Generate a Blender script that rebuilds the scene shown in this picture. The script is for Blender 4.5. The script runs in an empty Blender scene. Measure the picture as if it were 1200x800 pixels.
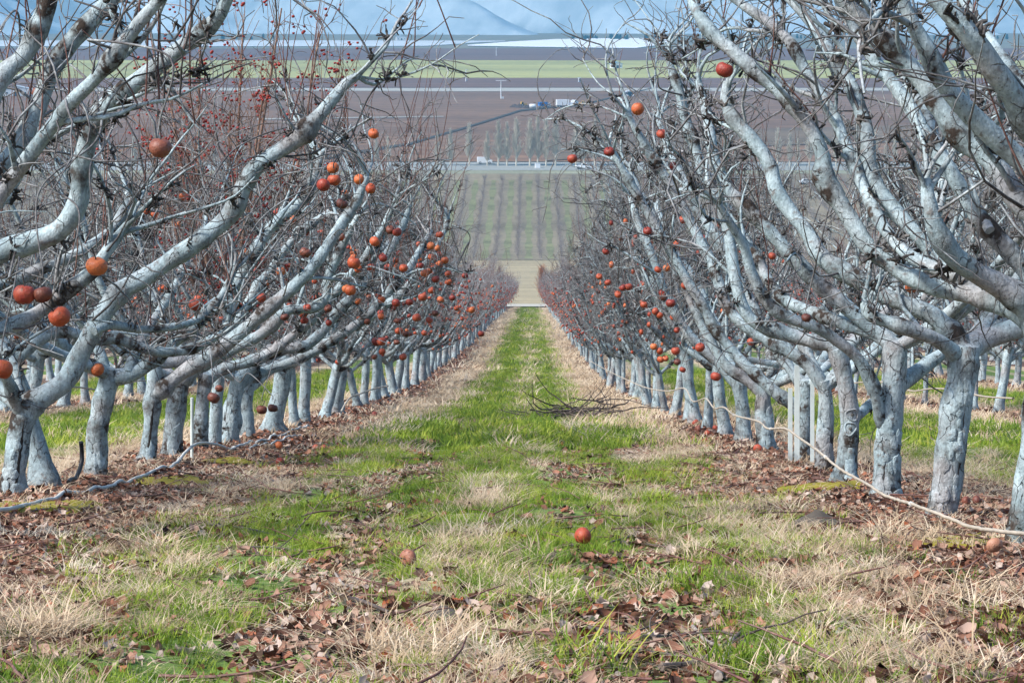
import bpy, math, random
import numpy as np
from mathutils import Vector, Matrix

rng = np.random.default_rng(7)
random.seed(7)
SC = bpy.context.scene
COL = SC.collection

# ------------------------------------------------------------------ camera
F = 2800.0                      # focal length in photo pixels (photo 1200x800)
PITCH = math.atan(360.0 / F)    # eye level lies at photo row 40
YAW = math.atan(22.0 / F)       # rows vanish 22 px right of the middle
CX = 0.48
cam_d = bpy.data.cameras.new('camera')
cam_d.sensor_width = 36.0
cam_d.lens = 36.0 * F / 1200.0
cam_d.clip_start = 0.2
cam_d.clip_end = 40000
cam = bpy.data.objects.new('camera', cam_d)
COL.objects.link(cam)
cam.location = (CX, 0, 0)
cam.rotation_euler = (math.pi / 2 - PITCH, 0, YAW)
SC.camera = cam

# ------------------------------------------------------------------ light
SUN_EL, SUN_AZ = math.radians(46), math.radians(-118)   # azimuth from +y, clockwise: left and behind
world = bpy.data.worlds.new('World'); SC.world = world; world.use_nodes = True
wn = world.node_tree.nodes; wl = world.node_tree.links
bg = wn['Background']
sky = wn.new('ShaderNodeTexSky'); sky.sky_type = 'NISHITA'; sky.sun_disc = False
sky.sun_elevation = SUN_EL; sky.sun_rotation = SUN_AZ
sky.air_density = 1.0; sky.dust_density = 1.5; sky.ozone_density = 1.0
wl.new(sky.outputs[0], bg.inputs[0]); bg.inputs[1].default_value = 0.085
sd = bpy.data.lights.new('sun', 'SUN'); sd.energy = 2.2; sd.angle = math.radians(7); sd.color = (1.0, 0.965, 0.92)
sun = bpy.data.objects.new('sun', sd); COL.objects.link(sun)
sdir = Vector((math.sin(SUN_AZ) * math.cos(SUN_EL), math.cos(SUN_AZ) * math.cos(SUN_EL), math.sin(SUN_EL)))
sun.rotation_euler = (-sdir).to_track_quat('-Z', 'Y').to_euler()
vs = SC.view_settings
vs.view_transform = 'Standard'; vs.look = 'None'; vs.gamma = 1.0; vs.use_curve_mapping = False
vs.exposure = 1.72

# ------------------------------------------------------------------ helpers
RC = np.array(Matrix.Rotation(YAW, 3, 'Z') @ Matrix.Rotation(math.pi / 2 - PITCH, 3, 'X'))
def ray(px, py):
    v = np.array([(px - 600.0) / F, -(py - 400.0) / F, -1.0])
    return RC @ v
def P(px, py, Y):
    """point seen at photo pixel (px, py) at distance Y down the row"""
    d = ray(px, py)
    return np.array([CX, 0, 0]) + d * (Y / d[1])
def px_of(p):
    c = RC.T @ (np.asarray(p, float) - np.array([CX, 0, 0]))
    return 600 + F * c[0] / -c[2], 400 - F * c[1] / -c[2]

_perm = np.random.default_rng(3).random((256, 256))
def vnoise(x, y, s=0):
    x = np.asarray(x, float) + s * 17.31; y = np.asarray(y, float) + s * 9.77
    xi = np.floor(x).astype(int); yi = np.floor(y).astype(int)
    u = x - xi; v = y - yi
    u = u * u * (3 - 2 * u); v = v * v * (3 - 2 * v)
    a = _perm[xi & 255, yi & 255]; b = _perm[(xi + 1) & 255, yi & 255]
    c = _perm[xi & 255, (yi + 1) & 255]; d = _perm[(xi + 1) & 255, (yi + 1) & 255]
    return (a * (1 - u) + b * u) * (1 - v) + (c * (1 - u) + d * u) * v
def fbm(x, y, s=0, o=4):
    r = 0; a = .5; t = 0
    for k in range(o):
        r = r + a * vnoise(x * 2 ** k, y * 2 ** k, s + k); t += a; a *= .5
    return r / t

# ground profile down the slope, across the valley and up to the hills
_gy = np.array([-80, 0, 14.7, 36, 59, 84, 160, 300, 335, 450, 570, 600, 720, 745, 790, 1180, 1450, 1750, 2250, 2800, 3600, 4600, 6000, 20000.])
_gz = np.array([10.2, -.88, -2.92, -5.84, -8.85, -11.75, -19.8, -34.4, -37.6, -47.3, -54.0, -53.7, -44.9, -42.6, -41.0, -36.8, -33.8, -31.5, -24.5, -16.5, -6.0, 2., 8., 20.])
def _pchip(xs, ys):
    h = np.diff(xs); dl = np.diff(ys) / h
    m = np.zeros_like(ys); m[0] = dl[0]; m[-1] = dl[-1]
    for i in range(1, len(xs) - 1):
        if dl[i - 1] * dl[i] > 0:
            w1 = 2 * h[i] + h[i - 1]; w2 = h[i] + 2 * h[i - 1]
            m[i] = (w1 + w2) / (w1 / dl[i - 1] + w2 / dl[i])
    def f(x):
        x = np.asarray(x, float)
        i = np.clip(np.searchsorted(xs, x) - 1, 0, len(xs) - 2)
        t = (x - xs[i]) / h[i]
        return ((2 * t**3 - 3 * t**2 + 1) * ys[i] + (t**3 - 2 * t**2 + t) * h[i] * m[i]
                + (-2 * t**3 + 3 * t**2) * ys[i + 1] + (t**3 - t**2) * h[i] * m[i + 1])
    return f
gprof = _pchip(_gy, _gz)
ROW = 2.69; PITCHROW = 5.38
def rowdist(x):
    return np.abs(np.mod(np.asarray(x, float), PITCHROW) - ROW)
def ground(x, y):
    x = np.asarray(x, float); y = np.asarray(y, float)
    fade = np.clip((320 - y) / 60, 0, 1)
    b = 0.07 * (fbm(x * .8, y * .8, 1) - .5) + 0.05 * (vnoise(x * 3.1, y * 3.1, 5) - .5)
    b = b + 0.05 * np.clip(1 - rowdist(x) / .9, 0, 1)                     # soil raised along the rows
    b = b - 0.035 * np.exp(-((x + .45) / .22) ** 2) - 0.04 * np.exp(-((x - .95) / .22) ** 2)   # wheel tracks
    return gprof(y) + b * fade
def hit(px, py):
    """where the sight line through a photo pixel meets the ground"""
    d = ray(px, py); lo, hi = 3.0, 4600.0
    f = lambda t: (d[2] * t / d[1]) - float(gprof(t))
    ts = np.geomspace(3, 4600, 1500); val = d[2] * ts / d[1] - gprof(ts)
    k = np.where(val < 0)[0]
    if not len(k): return P(px, py, 4600)
    lo, hi = ts[max(k[0] - 1, 0)], ts[k[0]]
    for _ in range(40):
        m = (lo + hi) / 2
        if f(m) > 0: lo = m
        else: hi = m
    p = P(px, py, hi); p[2] = float(gprof(hi)); return p

# ---- node materials
class NT:
    def __init__(s, name):
        s.m = bpy.data.materials.new(name); s.m.use_nodes = True
        s.t = s.m.node_tree; s.b = s.t.nodes['Principled BSDF']; s.out = s.t.nodes['Material Output']
        s.b.inputs['Roughness'].default_value = .85
        s.b.inputs['Specular IOR Level'].default_value = .25
    def n(s, ty, **kw):
        nd = s.t.nodes.new(ty)
        for k, v in kw.items():
            if hasattr(nd, k): setattr(nd, k, v)
        return nd
    def l(s, a, b): s.t.links.new(a, b)
    def coord(s, which='Object'):
        if not hasattr(s, '_c'): s._c = s.n('ShaderNodeTexCoord')
        return s._c.outputs[which]
    def pos(s):
        if not hasattr(s, '_g'): s._g = s.n('ShaderNodeNewGeometry')
        return s._g.outputs['Position']
    def noise(s, vec, scale, detail=4, rough=.55, out='Fac', dist=0):
        nd = s.n('ShaderNodeTexNoise'); nd.inputs['Scale'].default_value = scale
        nd.inputs['Detail'].default_value = detail; nd.inputs['Roughness'].default_value = rough
        nd.inputs['Distortion'].default_value = dist
        s.l(vec, nd.inputs['Vector']); return nd.outputs[out]
    def vor(s, vec, scale, feature='F1', out='Distance', rnd=1):
        nd = s.n('ShaderNodeTexVoronoi', feature=feature); nd.inputs['Scale'].default_value = scale
        nd.inputs['Randomness'].default_value = rnd
        s.l(vec, nd.inputs['Vector']); return nd.outputs[out]
    def math(s, op, a, b=None, c=None, clamp=False):
        nd = s.n('ShaderNodeMath', operation=op); nd.use_clamp = clamp
        for i, v in enumerate((a, b, c)):
            if v is None: continue
            if isinstance(v, (int, float)): nd.inputs[i].default_value = v
            else: s.l(v, nd.inputs[i])
        return nd.outputs[0]
    def ss(s, v, lo, hi):
        nd = s.n('ShaderNodeMapRange', interpolation_type='SMOOTHSTEP')
        nd.inputs['From Min'].default_value = lo; nd.inputs['From Max'].default_value = hi
        s.l(v, nd.inputs['Value']); return nd.outputs[0]
    def ramp(s, v, stops, interp='LINEAR'):
        nd = s.n('ShaderNodeValToRGB'); cr = nd.color_ramp; cr.interpolation = interp
        while len(cr.elements) < len(stops): cr.elements.new(.5)
        for e, (p, c) in zip(cr.elements, stops):
            e.position = p; e.color = (*c, 1)
        s.l(v, nd.inputs[0]); return nd.outputs[0]
    def mix(s, f, a, b, blend='MIX'):
        nd = s.n('ShaderNodeMix', data_type='RGBA', blend_type=blend)
        if isinstance(f, (int, float)): nd.inputs[0].default_value = f
        else: s.l(f, nd.inputs[0])
        for i, v in ((6, a), (7, b)):
            if isinstance(v, tuple): nd.inputs[i].default_value = (*v, 1)
            else: s.l(v, nd.inputs[i])
        return nd.outputs[2]
    def sep(s, v):
        nd = s.n('ShaderNodeSeparateXYZ'); s.l(v, nd.inputs[0]); return nd.outputs
    def mapping(s, v, scale):
        nd = s.n('ShaderNodeMapping'); nd.inputs['Scale'].default_value = scale
        s.l(v, nd.inputs['Vector']); return nd.outputs[0]
    def rand(s):
        return s.n('ShaderNodeObjectInfo').outputs['Random']
    def bump(s, h, strength=.5, dist=.01):
        nd = s.n('ShaderNodeBump'); nd.inputs['Strength'].default_value = strength
        nd.inputs['Distance'].default_value = dist; s.l(h, nd.inputs['Height'])
        s.l(nd.outputs[0], s.b.inputs['Normal'])
    def col(s, c):
        if isinstance(c, tuple): s.b.inputs['Base Color'].default_value = (*c, 1)
        else: s.l(c, s.b.inputs['Base Color'])
    def translucent(s, c, fac):
        tr = s.n('ShaderNodeBsdfTranslucent'); mx = s.n('ShaderNodeMixShader'); mx.inputs[0].default_value = fac
        if isinstance(c, tuple): tr.inputs[0].default_value = (*c, 1)
        else: s.l(c, tr.inputs[0])
        s.l(s.b.outputs[0], mx.inputs[1]); s.l(tr.outputs[0], mx.inputs[2]); s.l(mx.outputs[0], s.out.inputs[0])

def simple(name, c, rough=.7, var=.15, scale=6., metal=0):
    t = NT(name); v = t.noise(t.coord(), scale, 4)
    t.col(t.mix(v, tuple(k * (1 - var) for k in c), tuple(min(1, k * (1 + var)) for k in c)))
    t.b.inputs['Roughness'].default_value = rough; t.b.inputs['Metallic'].default_value = metal
    return t.m

M = {}
def bark_material(name='pale_bark', plates=.5):
    t = NT(name); p = t.pos()
    st = t.mapping(p, (1, 1, .55))
    big = t.noise(p, 6.5, 4, .6); fine = t.noise(st, 70, 5, .65); mid = t.noise(p, 21, 5, .6); wide = t.noise(p, 2.1, 2)
    base = t.ramp(big, [(.28, (.22, .29, .31)), (.47, (.36, .45, .48)), (.68, (.48, .58, .61))])
    base = t.mix(t.math('MULTIPLY', t.ss(mid, .57, .68), .7), base, (.17, .14, .125))       # worn patches showing brown bark
    base = t.mix(t.math('MULTIPLY', t.ss(wide, .50, .68), .6), base, (.37, .315, .31))
    warp = t.n('ShaderNodeVectorMath', operation='ADD'); t.l(t.mapping(p, (1, 1, .42)), warp.inputs[0])
    wn_ = t.noise(p, 14, 3, out='Color'); sc_ = t.n('ShaderNodeVectorMath', operation='SCALE'); t.l(wn_, sc_.inputs[0]); sc_.inputs['Scale'].default_value = .05; t.l(sc_.outputs[0], warp.inputs[1])
    cr = t.vor(warp.outputs[0], 13, 'DISTANCE_TO_EDGE')
    ck = t.math('MULTIPLY', t.math('SUBTRACT', 1, t.ss(cr, .004, .026)), t.ss(t.noise(p, 8, 3, .6), 1 - plates, 1 - plates + .10))
    plate = t.vor(warp.outputs[0], 13, 'F1', 'Color'); base = t.mix(t.math('MULTIPLY', t.ss(t.noise(p, 4, 2), .5, .62), plates * .55), base, t.mix(t.sep(plate)[0], (.20, .175, .165), (.44, .40, .385)))
    base = t.mix(t.math('MULTIPLY', ck, .7), base, (.06, .05, .045))       # plates edged by cracks
    spots = t.vor(p, 75, 'F1'); sp = t.math('MULTIPLY', t.math('SUBTRACT', 1, t.ss(spots, .12, .30)), t.ss(t.noise(p, 9, 2), .50, .58))
    base = t.mix(t.math('MULTIPLY', sp, .75), base, (.07, .055, .05))
    kn = t.n('ShaderNodeAttribute'); kn.attribute_name = 'knot'
    kf = t.math('MULTIPLY', kn.outputs['Fac'], t.math('ADD', .6, t.math('MULTIPLY', t.ss(mid, .4, .6), 1.3)), clamp=True)
    base = t.mix(kf, base, (.055, .042, .035))                                  # dark callus round knots and old cuts; also darkens trunks towards the foot
    stain = t.noise(t.mapping(p, (1, 1, .35)), 12, 5, .65); base = t.mix(t.math('MULTIPLY', t.ss(stain, .50, .66), .55), base, t.mix(1.0, base, (.42, .38, .35), 'MULTIPLY'))
    base = t.mix(t.ss(fine, .30, .72), t.mix(1.0, base, (.6, .6, .6), 'MULTIPLY'), base)
    t.col(base); t.b.inputs['Roughness'].default_value = .85; t.b.inputs['Specular IOR Level'].default_value = .15
    h = t.math('SUBTRACT', t.math('ADD', t.math('MULTIPLY', fine, .5), mid), t.math('MULTIPLY', ck, 1.6))
    t.bump(h, .8, .014)
    return t.m
def twig_material(name, a, b, c):
    t = NT(name); v = t.noise(t.pos(), 4.0, 3)
    col = t.ramp(v, [(.3, a), (.5, b), (.7, c)])
    col = t.mix(t.ss(t.noise(t.pos(), 60, 2), .4, .7), t.mix(1.0, col, (.55, .55, .55), 'MULTIPLY'), col)
    t.col(col); t.b.inputs['Roughness'].default_value = .6
    return t.m
def apple_material(name, a, b, c):
    t = NT(name); o = t.coord(); r = t.rand()
    v = t.noise(o, 1.3, 3); s = t.noise(t.mapping(o, (30, 30, 3)), 1.2, 3)
    z = t.sep(o)[2]
    f = t.math('ADD', t.math('MULTIPLY', v, .55), t.math('MULTIPLY', s, .25)); f = t.math('ADD', f, t.math('MULTIPLY', r, .35))
    col = t.ramp(f, [(.3, a), (.52, b), (.8, c)])
    br = t.ss(t.noise(o, 2.2, 5, .65), .54, .66)
    col = t.mix(t.math('MULTIPLY', br, .75), col, (.10, .032, .018)); br2 = t.ss(t.noise(o, 7, 4, .6), .60, .70); col = t.mix(t.math('MULTIPLY', br2, .6), col, (.30, .17, .09))
    t.col(col); t.b.inputs['Roughness'].default_value = .42; t.b.inputs['Specular IOR Level'].default_value = .4
    t.bump(t.math('ADD', t.noise(o, 5, 4), t.noise(o, 1.6, 2)), .3, .012); t.b.inputs['Roughness'].default_value = .5
    return t.m
def blade_material(name, stops, trans=.3):
    t = NT(name); r = t.rand(); w = t.noise(t.pos(), .9, 2); f = t.math('ADD', t.math('MULTIPLY', r, .55), t.math('MULTIPLY', w, .5))
    z = t.sep(t.coord())[2]
    c = t.ramp(f, stops); t.col(c); t.b.inputs['Roughness'].default_value = .6
    t.translucent(c, trans); return t.m

M['bark'] = bark_material(); M['trunk'] = bark_material('scaly_trunk_bark', .56)
M['twig'] = twig_material('twig_bark', (.055, .046, .046), (.17, .162, .162), (.38, .41, .42))
M['shoot'] = twig_material('red_shoot_bark', (.10, .042, .036), (.18, .085, .07), (.25, .16, .13))
M['spur'] = twig_material('spur_bark', (.022, .019, .018), (.06, .052, .048), (.17, .155, .145))
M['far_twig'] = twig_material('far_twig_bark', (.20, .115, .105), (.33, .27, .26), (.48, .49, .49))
M['apple_red'] = apple_material('apple_skin_red', (.12, .012, .01), (.25, .030, .018), (.38, .075, .03))
M['apple_orange'] = apple_material('apple_skin_orange', (.24, .03, .015), (.40, .075, .025), (.50, .14, .04))
M['apple_brown'] = apple_material('apple_skin_rotten', (.05, .018, .013), (.11, .03, .02), (.22, .07, .04))
M['apple_faded'] = apple_material('apple_skin_faded', (.16, .055, .035), (.28, .11, .065), (.36, .19, .12))
M['berry'] = simple('crab_berry_skin', (.22, .02, .014), .4, .4, 30)
M['green'] = blade_material('green_grass_blade', [(.2, (.055, .10, .010)), (.45, (.135, .22, .018)), (.65, (.23, .31, .026)), (.85, (.38, .38, .06))], .35)
M['straw'] = blade_material('dry_grass_blade', [(.2, (.22, .15, .095)), (.45, (.42, .31, .20)), (.65, (.57, .45, .31)), (.85, (.66, .56, .43))], .25)
M['moss'] = simple('moss', (.19, .16, .018), .95, .6, 60)

# ---- mesh collector
class Acc:
    def __init__(s): s.v = []; s.q = []; s.t = []; s.n = 0; s.mq = []; s.mt = []; s.k = []
    def add(s, v, quads=None, tris=None, mat=0, knot=None):
        v = np.asarray(v, np.float32).reshape(-1, 3); s.v.append(v)
        if knot is not None: s.k.append((s.n, np.asarray(knot, np.float32).ravel()))
        if quads is not None and len(quads): s.q.append(np.asarray(quads, np.int64) + s.n); s.mq.append(np.full(len(quads), mat))
        if tris is not None and len(tris): s.t.append(np.asarray(tris, np.int64) + s.n); s.mt.append(np.full(len(tris), mat))
        s.n += len(v)
    def mesh(s, name, mats, smooth=True):
        me = bpy.data.meshes.new(name)
        v = np.concatenate(s.v) if s.v else np.zeros((0, 3), np.float32)
        q = np.concatenate(s.q) if s.q else np.zeros((0, 4), np.int64); t = np.concatenate(s.t) if s.t else np.zeros((0, 3), np.int64)
        me.vertices.add(len(v)); me.vertices.foreach_set('co', v.ravel())
        li = np.concatenate([q.ravel(), t.ravel()]).astype(np.int32)
        me.loops.add(len(li)); me.loops.foreach_set('vertex_index', li)
        ls = np.concatenate([np.arange(len(q)) * 4, len(q) * 4 + np.arange(len(t)) * 3]).astype(np.int32)
        me.polygons.add(len(ls)); me.polygons.foreach_set('loop_start', ls)
        me.polygons.foreach_set('loop_total', np.concatenate([np.full(len(q), 4), np.full(len(t), 3)]).astype(np.int32))
        mi = np.concatenate(s.mq + s.mt).astype(np.int32) if (s.mq or s.mt) else np.zeros(0, np.int32)
        for m in (mats if isinstance(mats, (list, tuple)) else [mats]): me.materials.append(m)
        me.polygons.foreach_set('material_index', mi)
        me.polygons.foreach_set('use_smooth', np.full(len(ls), smooth))
        if s.k:
            at_ = np.zeros(len(v), np.float32)
            for o_, k_ in s.k: at_[o_:o_ + len(k_)] = k_
            at = me.attributes.new('knot', 'FLOAT', 'POINT'); at.data.foreach_set('value', at_)
        me.update(calc_edges=True); me.validate()
        return me

def norm(a): return a / np.maximum(np.linalg.norm(a, axis=-1, keepdims=True), 1e-9)
def tubes(acc, pts, rad, sides=6, cap=False, mat=0, lump=0., seed=0, knot=None):
    """pts (M,K,3) centre lines, rad (M,K) radii: all tubes of one shape class at once"""
    pts = np.asarray(pts, float); rad = np.asarray(rad, float); Mn, K, _ = pts.shape
    if Mn == 0: return
    tan = np.empty_like(pts); tan[:, 1:-1] = pts[:, 2:] - pts[:, :-2]; tan[:, 0] = pts[:, 1] - pts[:, 0]; tan[:, -1] = pts[:, -1] - pts[:, -2]
    tan = norm(tan)
    ref = np.where(np.abs(tan[:, 0, 2:3]) < .8, np.array([[0, 0, 1.]]), np.array([[1., 0, 0]]))
    u = norm(np.cross(tan[:, 0], ref)); U = np.empty_like(pts); U[:, 0] = u
    for k in range(1, K):
        u = norm(u - tan[:, k] * np.sum(u * tan[:, k], -1, keepdims=True)); U[:, k] = u
    W = np.cross(tan, U)
    a = np.arange(sides) * 2 * math.pi / sides
    ca, sa = np.cos(a)[None, None, :, None], np.sin(a)[None, None, :, None]
    dirs = U[:, :, None] * ca + W[:, :, None] * sa
    R = np.broadcast_to(rad[:, :, None, None], (Mn, K, sides, 1)).copy()
    v = pts[:, :, None] + dirs * R
    if np.any(lump):
        s = v * 9.0
        n = (np.sin(s[..., 0] * 1.3 + seed) * np.sin(s[..., 1] * 1.1 + s[..., 2] * .9 + seed * 2) + .6 * np.sin(s[..., 2] * 2.3 + s[..., 0] * 1.7 + seed) * np.sin(s[..., 1] * 2.9 + 1)
             + .35 * np.sin(s[..., 0] * 5.1 + s[..., 2] * 3.7) * np.sin(s[..., 1] * 4.3 - s[..., 2] * 4.9))
        lm = np.asarray(lump, float); lm = lm[None, :, None, None] if lm.ndim else lm
        v = pts[:, :, None] + dirs * R * (1 + lm * n[..., None])
    i = np.arange(sides); j = (i + 1) % sides
    k = np.arange(K - 1)[:, None] * sides
    q = np.stack([k + i, k + j, k + sides + j, k + sides + i], -1).reshape(-1, 4)
    off = (np.arange(Mn) * K * sides)[:, None, None]
    kn = None
    if knot is not None:
        ph = np.arange(sides) * 2 * math.pi / sides; kn = np.clip(np.asarray(knot)[None, :, None] * (.75 + .5 * np.sin(ph + seed))[None, None], 0, 1) * np.ones((Mn, K, sides))
    acc.add(v.reshape(-1, 3), (q[None] + off).reshape(-1, 4), None, mat, kn)
    if cap:
        vv = v[:, -1]; c = pts[:, -1] + tan[:, -1] * rad[:, -1:] * .35
        v0 = v[:, 0]; c0 = pts[:, 0] - tan[:, 0] * rad[:, :1] * .1
        for ring, cc, flip in ((vv, c, False), (v0, c0, True)):
            vs_ = np.concatenate([ring, cc[:, None]], 1)
            t = np.stack([i, j, np.full(sides, sides)], -1)
            if flip: t = t[:, ::-1]
            o = (np.arange(Mn) * (sides + 1))[:, None, None]
            acc.add(vs_.reshape(-1, 3), None, (t[None] + o).reshape(-1, 3), mat)

def spline(pts, rad, step):
    """smooth curve through control points, resampled"""
    p = np.asarray(pts, float); r = np.asarray(rad, float)
    if len(p) < 3:
        n = max(3, int(np.linalg.norm(p[-1] - p[0]) / step)); t = np.linspace(0, 1, n)[:, None]
        return p[0] * (1 - t) + p[-1] * t, r[0] * (1 - t[:, 0]) + r[-1] * t[:, 0]
    e = np.vstack([2 * p[0] - p[1], p, 2 * p[-1] - p[-2]])
    L = np.concatenate([[0], np.cumsum(np.linalg.norm(np.diff(p, axis=0), axis=1))])
    n = max(4, int(L[-1] / step)); out = []; ro = []
    for s in np.linspace(0, L[-1], n):
        i = min(np.searchsorted(L, s, side='right') - 1, len(p) - 2); t = (s - L[i]) / max(L[i + 1] - L[i], 1e-9)
        a, b, c, d = e[i], e[i + 1], e[i + 2], e[i + 3]
        out.append(.5 * ((2 * b) + (-a + c) * t + (2 * a - 5 * b + 4 * c - d) * t * t + (-a + 3 * b - 3 * c + d) * t**3))
        ro.append(r[i] * (1 - t) + r[i + 1] * t)
    return np.array(out), np.array(ro)

def link(name, me, parent=None, loc=None, mat=None):
    o = bpy.data.objects.new(name, me); COL.objects.link(o)
    if parent: o.parent = parent
    if loc is not None: o.location = loc
    return o
def empty(name, loc, label=None, cat=None, group=None):
    o = bpy.data.objects.new(name, None); COL.objects.link(o); o.location = loc; o.empty_display_size = .2
    tag(o, label, cat, group); return o
def tag(o, label=None, cat=None, group=None, kind=None):
    if label: o['label'] = label
    if cat: o['category'] = cat
    if group: o['group'] = group
    if kind: o['kind'] = kind
    return o
def copy_tree(o, parent=None):
    c = o.copy(); COL.objects.link(c)
    if parent: c.parent = parent
    for ch in list(o.children): copy_tree(ch, c)
    return c

def scatter(name, pts, rot, scl, idx, variants, label, cat=None):
    """one stuff object: copies of small meshes placed on points"""
    src = bpy.data.collections.new(name + '_kinds')
    for i, me in enumerate(variants):
        src.objects.link(bpy.data.objects.new('%s_%02d' % (name, i), me))
    me = bpy.data.meshes.new(name); me.vertices.add(len(pts)); me.vertices.foreach_set('co', np.asarray(pts, np.float32).ravel())
    a = me.attributes.new('rot', 'FLOAT_VECTOR', 'POINT'); a.data.foreach_set('vector', np.asarray(rot, np.float32).ravel())
    a = me.attributes.new('scl', 'FLOAT', 'POINT'); a.data.foreach_set('value', np.asarray(scl, np.float32).ravel())
    a = me.attributes.new('idx', 'INT', 'POINT'); a.data.foreach_set('value', np.asarray(idx, np.int32).ravel())
    o = link(name, me); tag(o, label, cat, kind='stuff')
    ng = bpy.data.node_groups.new(name + '_nodes', 'GeometryNodeTree')
    ng.interface.new_socket('Geometry', in_out='INPUT', socket_type='NodeSocketGeometry')
    ng.interface.new_socket('Geometry', in_out='OUTPUT', socket_type='NodeSocketGeometry')
    N = ng.nodes.new; gi = N('NodeGroupInput'); go = N('NodeGroupOutput'); ip = N('GeometryNodeInstanceOnPoints')
    ci = N('GeometryNodeCollectionInfo'); ci.inputs[0].default_value = src; ci.inputs[1].default_value = True; ci.inputs[2].default_value = True
    def at(nm, ty):
        n = N('GeometryNodeInputNamedAttribute'); n.data_type = ty; n.inputs[0].default_value = nm; return n.outputs[0]
    L = ng.links.new
    L(gi.outputs[0], ip.inputs['Points']); L(ci.outputs[0], ip.inputs['Instance']); ip.inputs['Pick Instance'].default_value = True
    L(at('idx', 'INT'), ip.inputs['Instance Index']); L(at('rot', 'FLOAT_VECTOR'), ip.inputs['Rotation']); L(at('scl', 'FLOAT'), ip.inputs['Scale'])
    L(ip.outputs[0], go.inputs[0])
    md = o.modifiers.new('scatter', 'NODES'); md.node_group = ng
    return o

# ================================================================== THE LAND
def ground_material():
    t = NT('orchard_ground'); p = t.pos(); x, y, z = t.sep(p)
    wob = t.math('MULTIPLY', t.math('SUBTRACT', t.noise(p, .55, 4), .5), 1.1)
    fine = t.noise(p, 9, 5, .65); med = t.noise(p, 2.2, 4)
    xm = t.math('WRAP', t.math('SUBTRACT', x, .12), 0, 0)
    n = xm.node; n.inputs[1].default_value = PITCHROW; n.inputs[2].default_value = 0
    dr = t.math('ABSOLUTE', t.math('SUBTRACT', xm, ROW)); dr = t.math('ADD', dr, wob)
    soil = t.ramp(fine, [(.3, (.035, .02, .015)), (.5, (.085, .045, .032)), (.72, (.18, .105, .075))])
    straw = t.ramp(fine, [(.3, (.22, .165, .10)), (.5, (.37, .29, .19)), (.7, (.52, .44, .32))])
    green = t.ramp(fine, [(.28, (.045, .075, .018)), (.5, (.095, .155, .03)), (.72, (.21, .25, .06))])
    mixed = t.mix(t.math('MULTIPLY', t.math('SUBTRACT', 1, t.ss(y, 20, 45)), .7), straw, soil); c = t.mix(t.ss(dr, .5, 1.0), soil, mixed)
    c = t.mix(t.ss(dr, 1.35, 1.75), c, green)
    c = t.mix(t.math('MULTIPLY', t.ss(dr, 2.42, 2.62), .75), c, straw)
    c = t.mix(t.math('MULTIPLY', t.ss(med, .55, .66), .55), c, soil)
    # the shallow far side of the valley: grazed grass and bare soil
    far = t.ss(y, 560, 600); fn = t.noise(p, .02, 5)
    c = t.mix(far, c, t.ramp(fn, [(.35, (.17, .16, .10)), (.65, (.26, .22, .15))]))
    t.col(c); t.bump(fine, .7, .03); t.b.inputs['Roughness'].default_value = .95
    return t.m
def sheet(name, xs, ys, zf, mat, kind='structure', label=None, smooth=True):
    X, Y = np.meshgrid(xs, ys); Z = zf(X, Y); nx, ny = len(xs), len(ys)
    a = Acc(); i = (np.arange(ny - 1)[:, None] * nx + np.arange(nx - 1)[None]).reshape(-1)
    a.add(np.stack([X, Y, Z], -1).reshape(-1, 3), np.stack([i, i + 1, i + nx + 1, i + nx], -1))
    o = link(name, a.mesh(name, mat, smooth)); tag(o, label, None, kind=kind); return o

gx = np.concatenate([-np.geomspace(7000, 14, 40), np.arange(-12, 12.01, .16), np.geomspace(14, 7000, 40)])
gy = np.concatenate([np.arange(-60, 4, 4), np.arange(4, 40, .16), np.arange(40, 120, .8), np.arange(120, 340, 5), np.geomspace(340, 20000, 120)])
sheet('ground', gx, gy, ground, ground_material(), label='sloping orchard floor of grass straw and fallen leaves')

# fields, tracks and roads beyond the orchard, each a sheet of its own on the valley floor
def field_material(name, c, var=.25, scale=.03, rows=None, stripe=0.):
    t = NT(name); p = t.pos(); n1 = t.noise(t.mapping(p, (.35, 1, 1)), scale, 6, .6); n2 = t.noise(p, scale * 14, 4)
    lo = tuple(k * (1 - var) for k in c); hi = tuple(min(1, k * (1 + var)) for k in c)
    col = t.ramp(t.math('ADD', t.math('MULTIPLY', n1, .6), t.math('MULTIPLY', n2, .4)), [(.35, lo), (.65, hi)])
    if rows:
        y = t.sep(p)[1]; w = t.math('SINE', t.math('MULTIPLY', t.math('ADD', y, t.math('MULTIPLY', n1, rows * .6)), 2 * math.pi / rows))
        col = t.mix(t.math('MULTIPLY', t.ss(w, -.2, .6), stripe), col, tuple(k * .62 for k in c))
    t.col(col); t.b.inputs['Roughness'].default_value = .95; return t.m
def band(name, pts_near, pts_far, mat, lift, label, nseg=1):
    """a strip of land between two edges, each given as photo points on the ground"""
    A = [hit(*q) for q in pts_near]; B = [hit(*q) for q in pts_far]; a = Acc()
    ny = 10; V = []
    for p, q in zip(A, B):
        for k in range(ny + 1):
            r = p + (q - p) * k / ny; r = np.array([r[0], r[1], float(gprof(r[1])) + lift]); V.append(r)
    Q = []
    for i in range(len(A) - 1):
        for k in range(ny):
            b = i * (ny + 1) + k; Q.append((b, b + ny + 1, b + ny + 2, b + 1))
    a.add(V, Q); o = link(name, a.mesh(name, mat)); tag(o, label, None, kind='structure'); return o
WL, WR = -900, 2100
def lin(py, n=61):
    a = .75 if py < 110 else (.35 if py < 195 else 0); k = round(py * .5)
    return [(x, py + a * (2 * float(fbm(x * .006, k * 3.7, k % 13)) - 1)) for x in np.linspace(WL, WR, n)]
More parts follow.
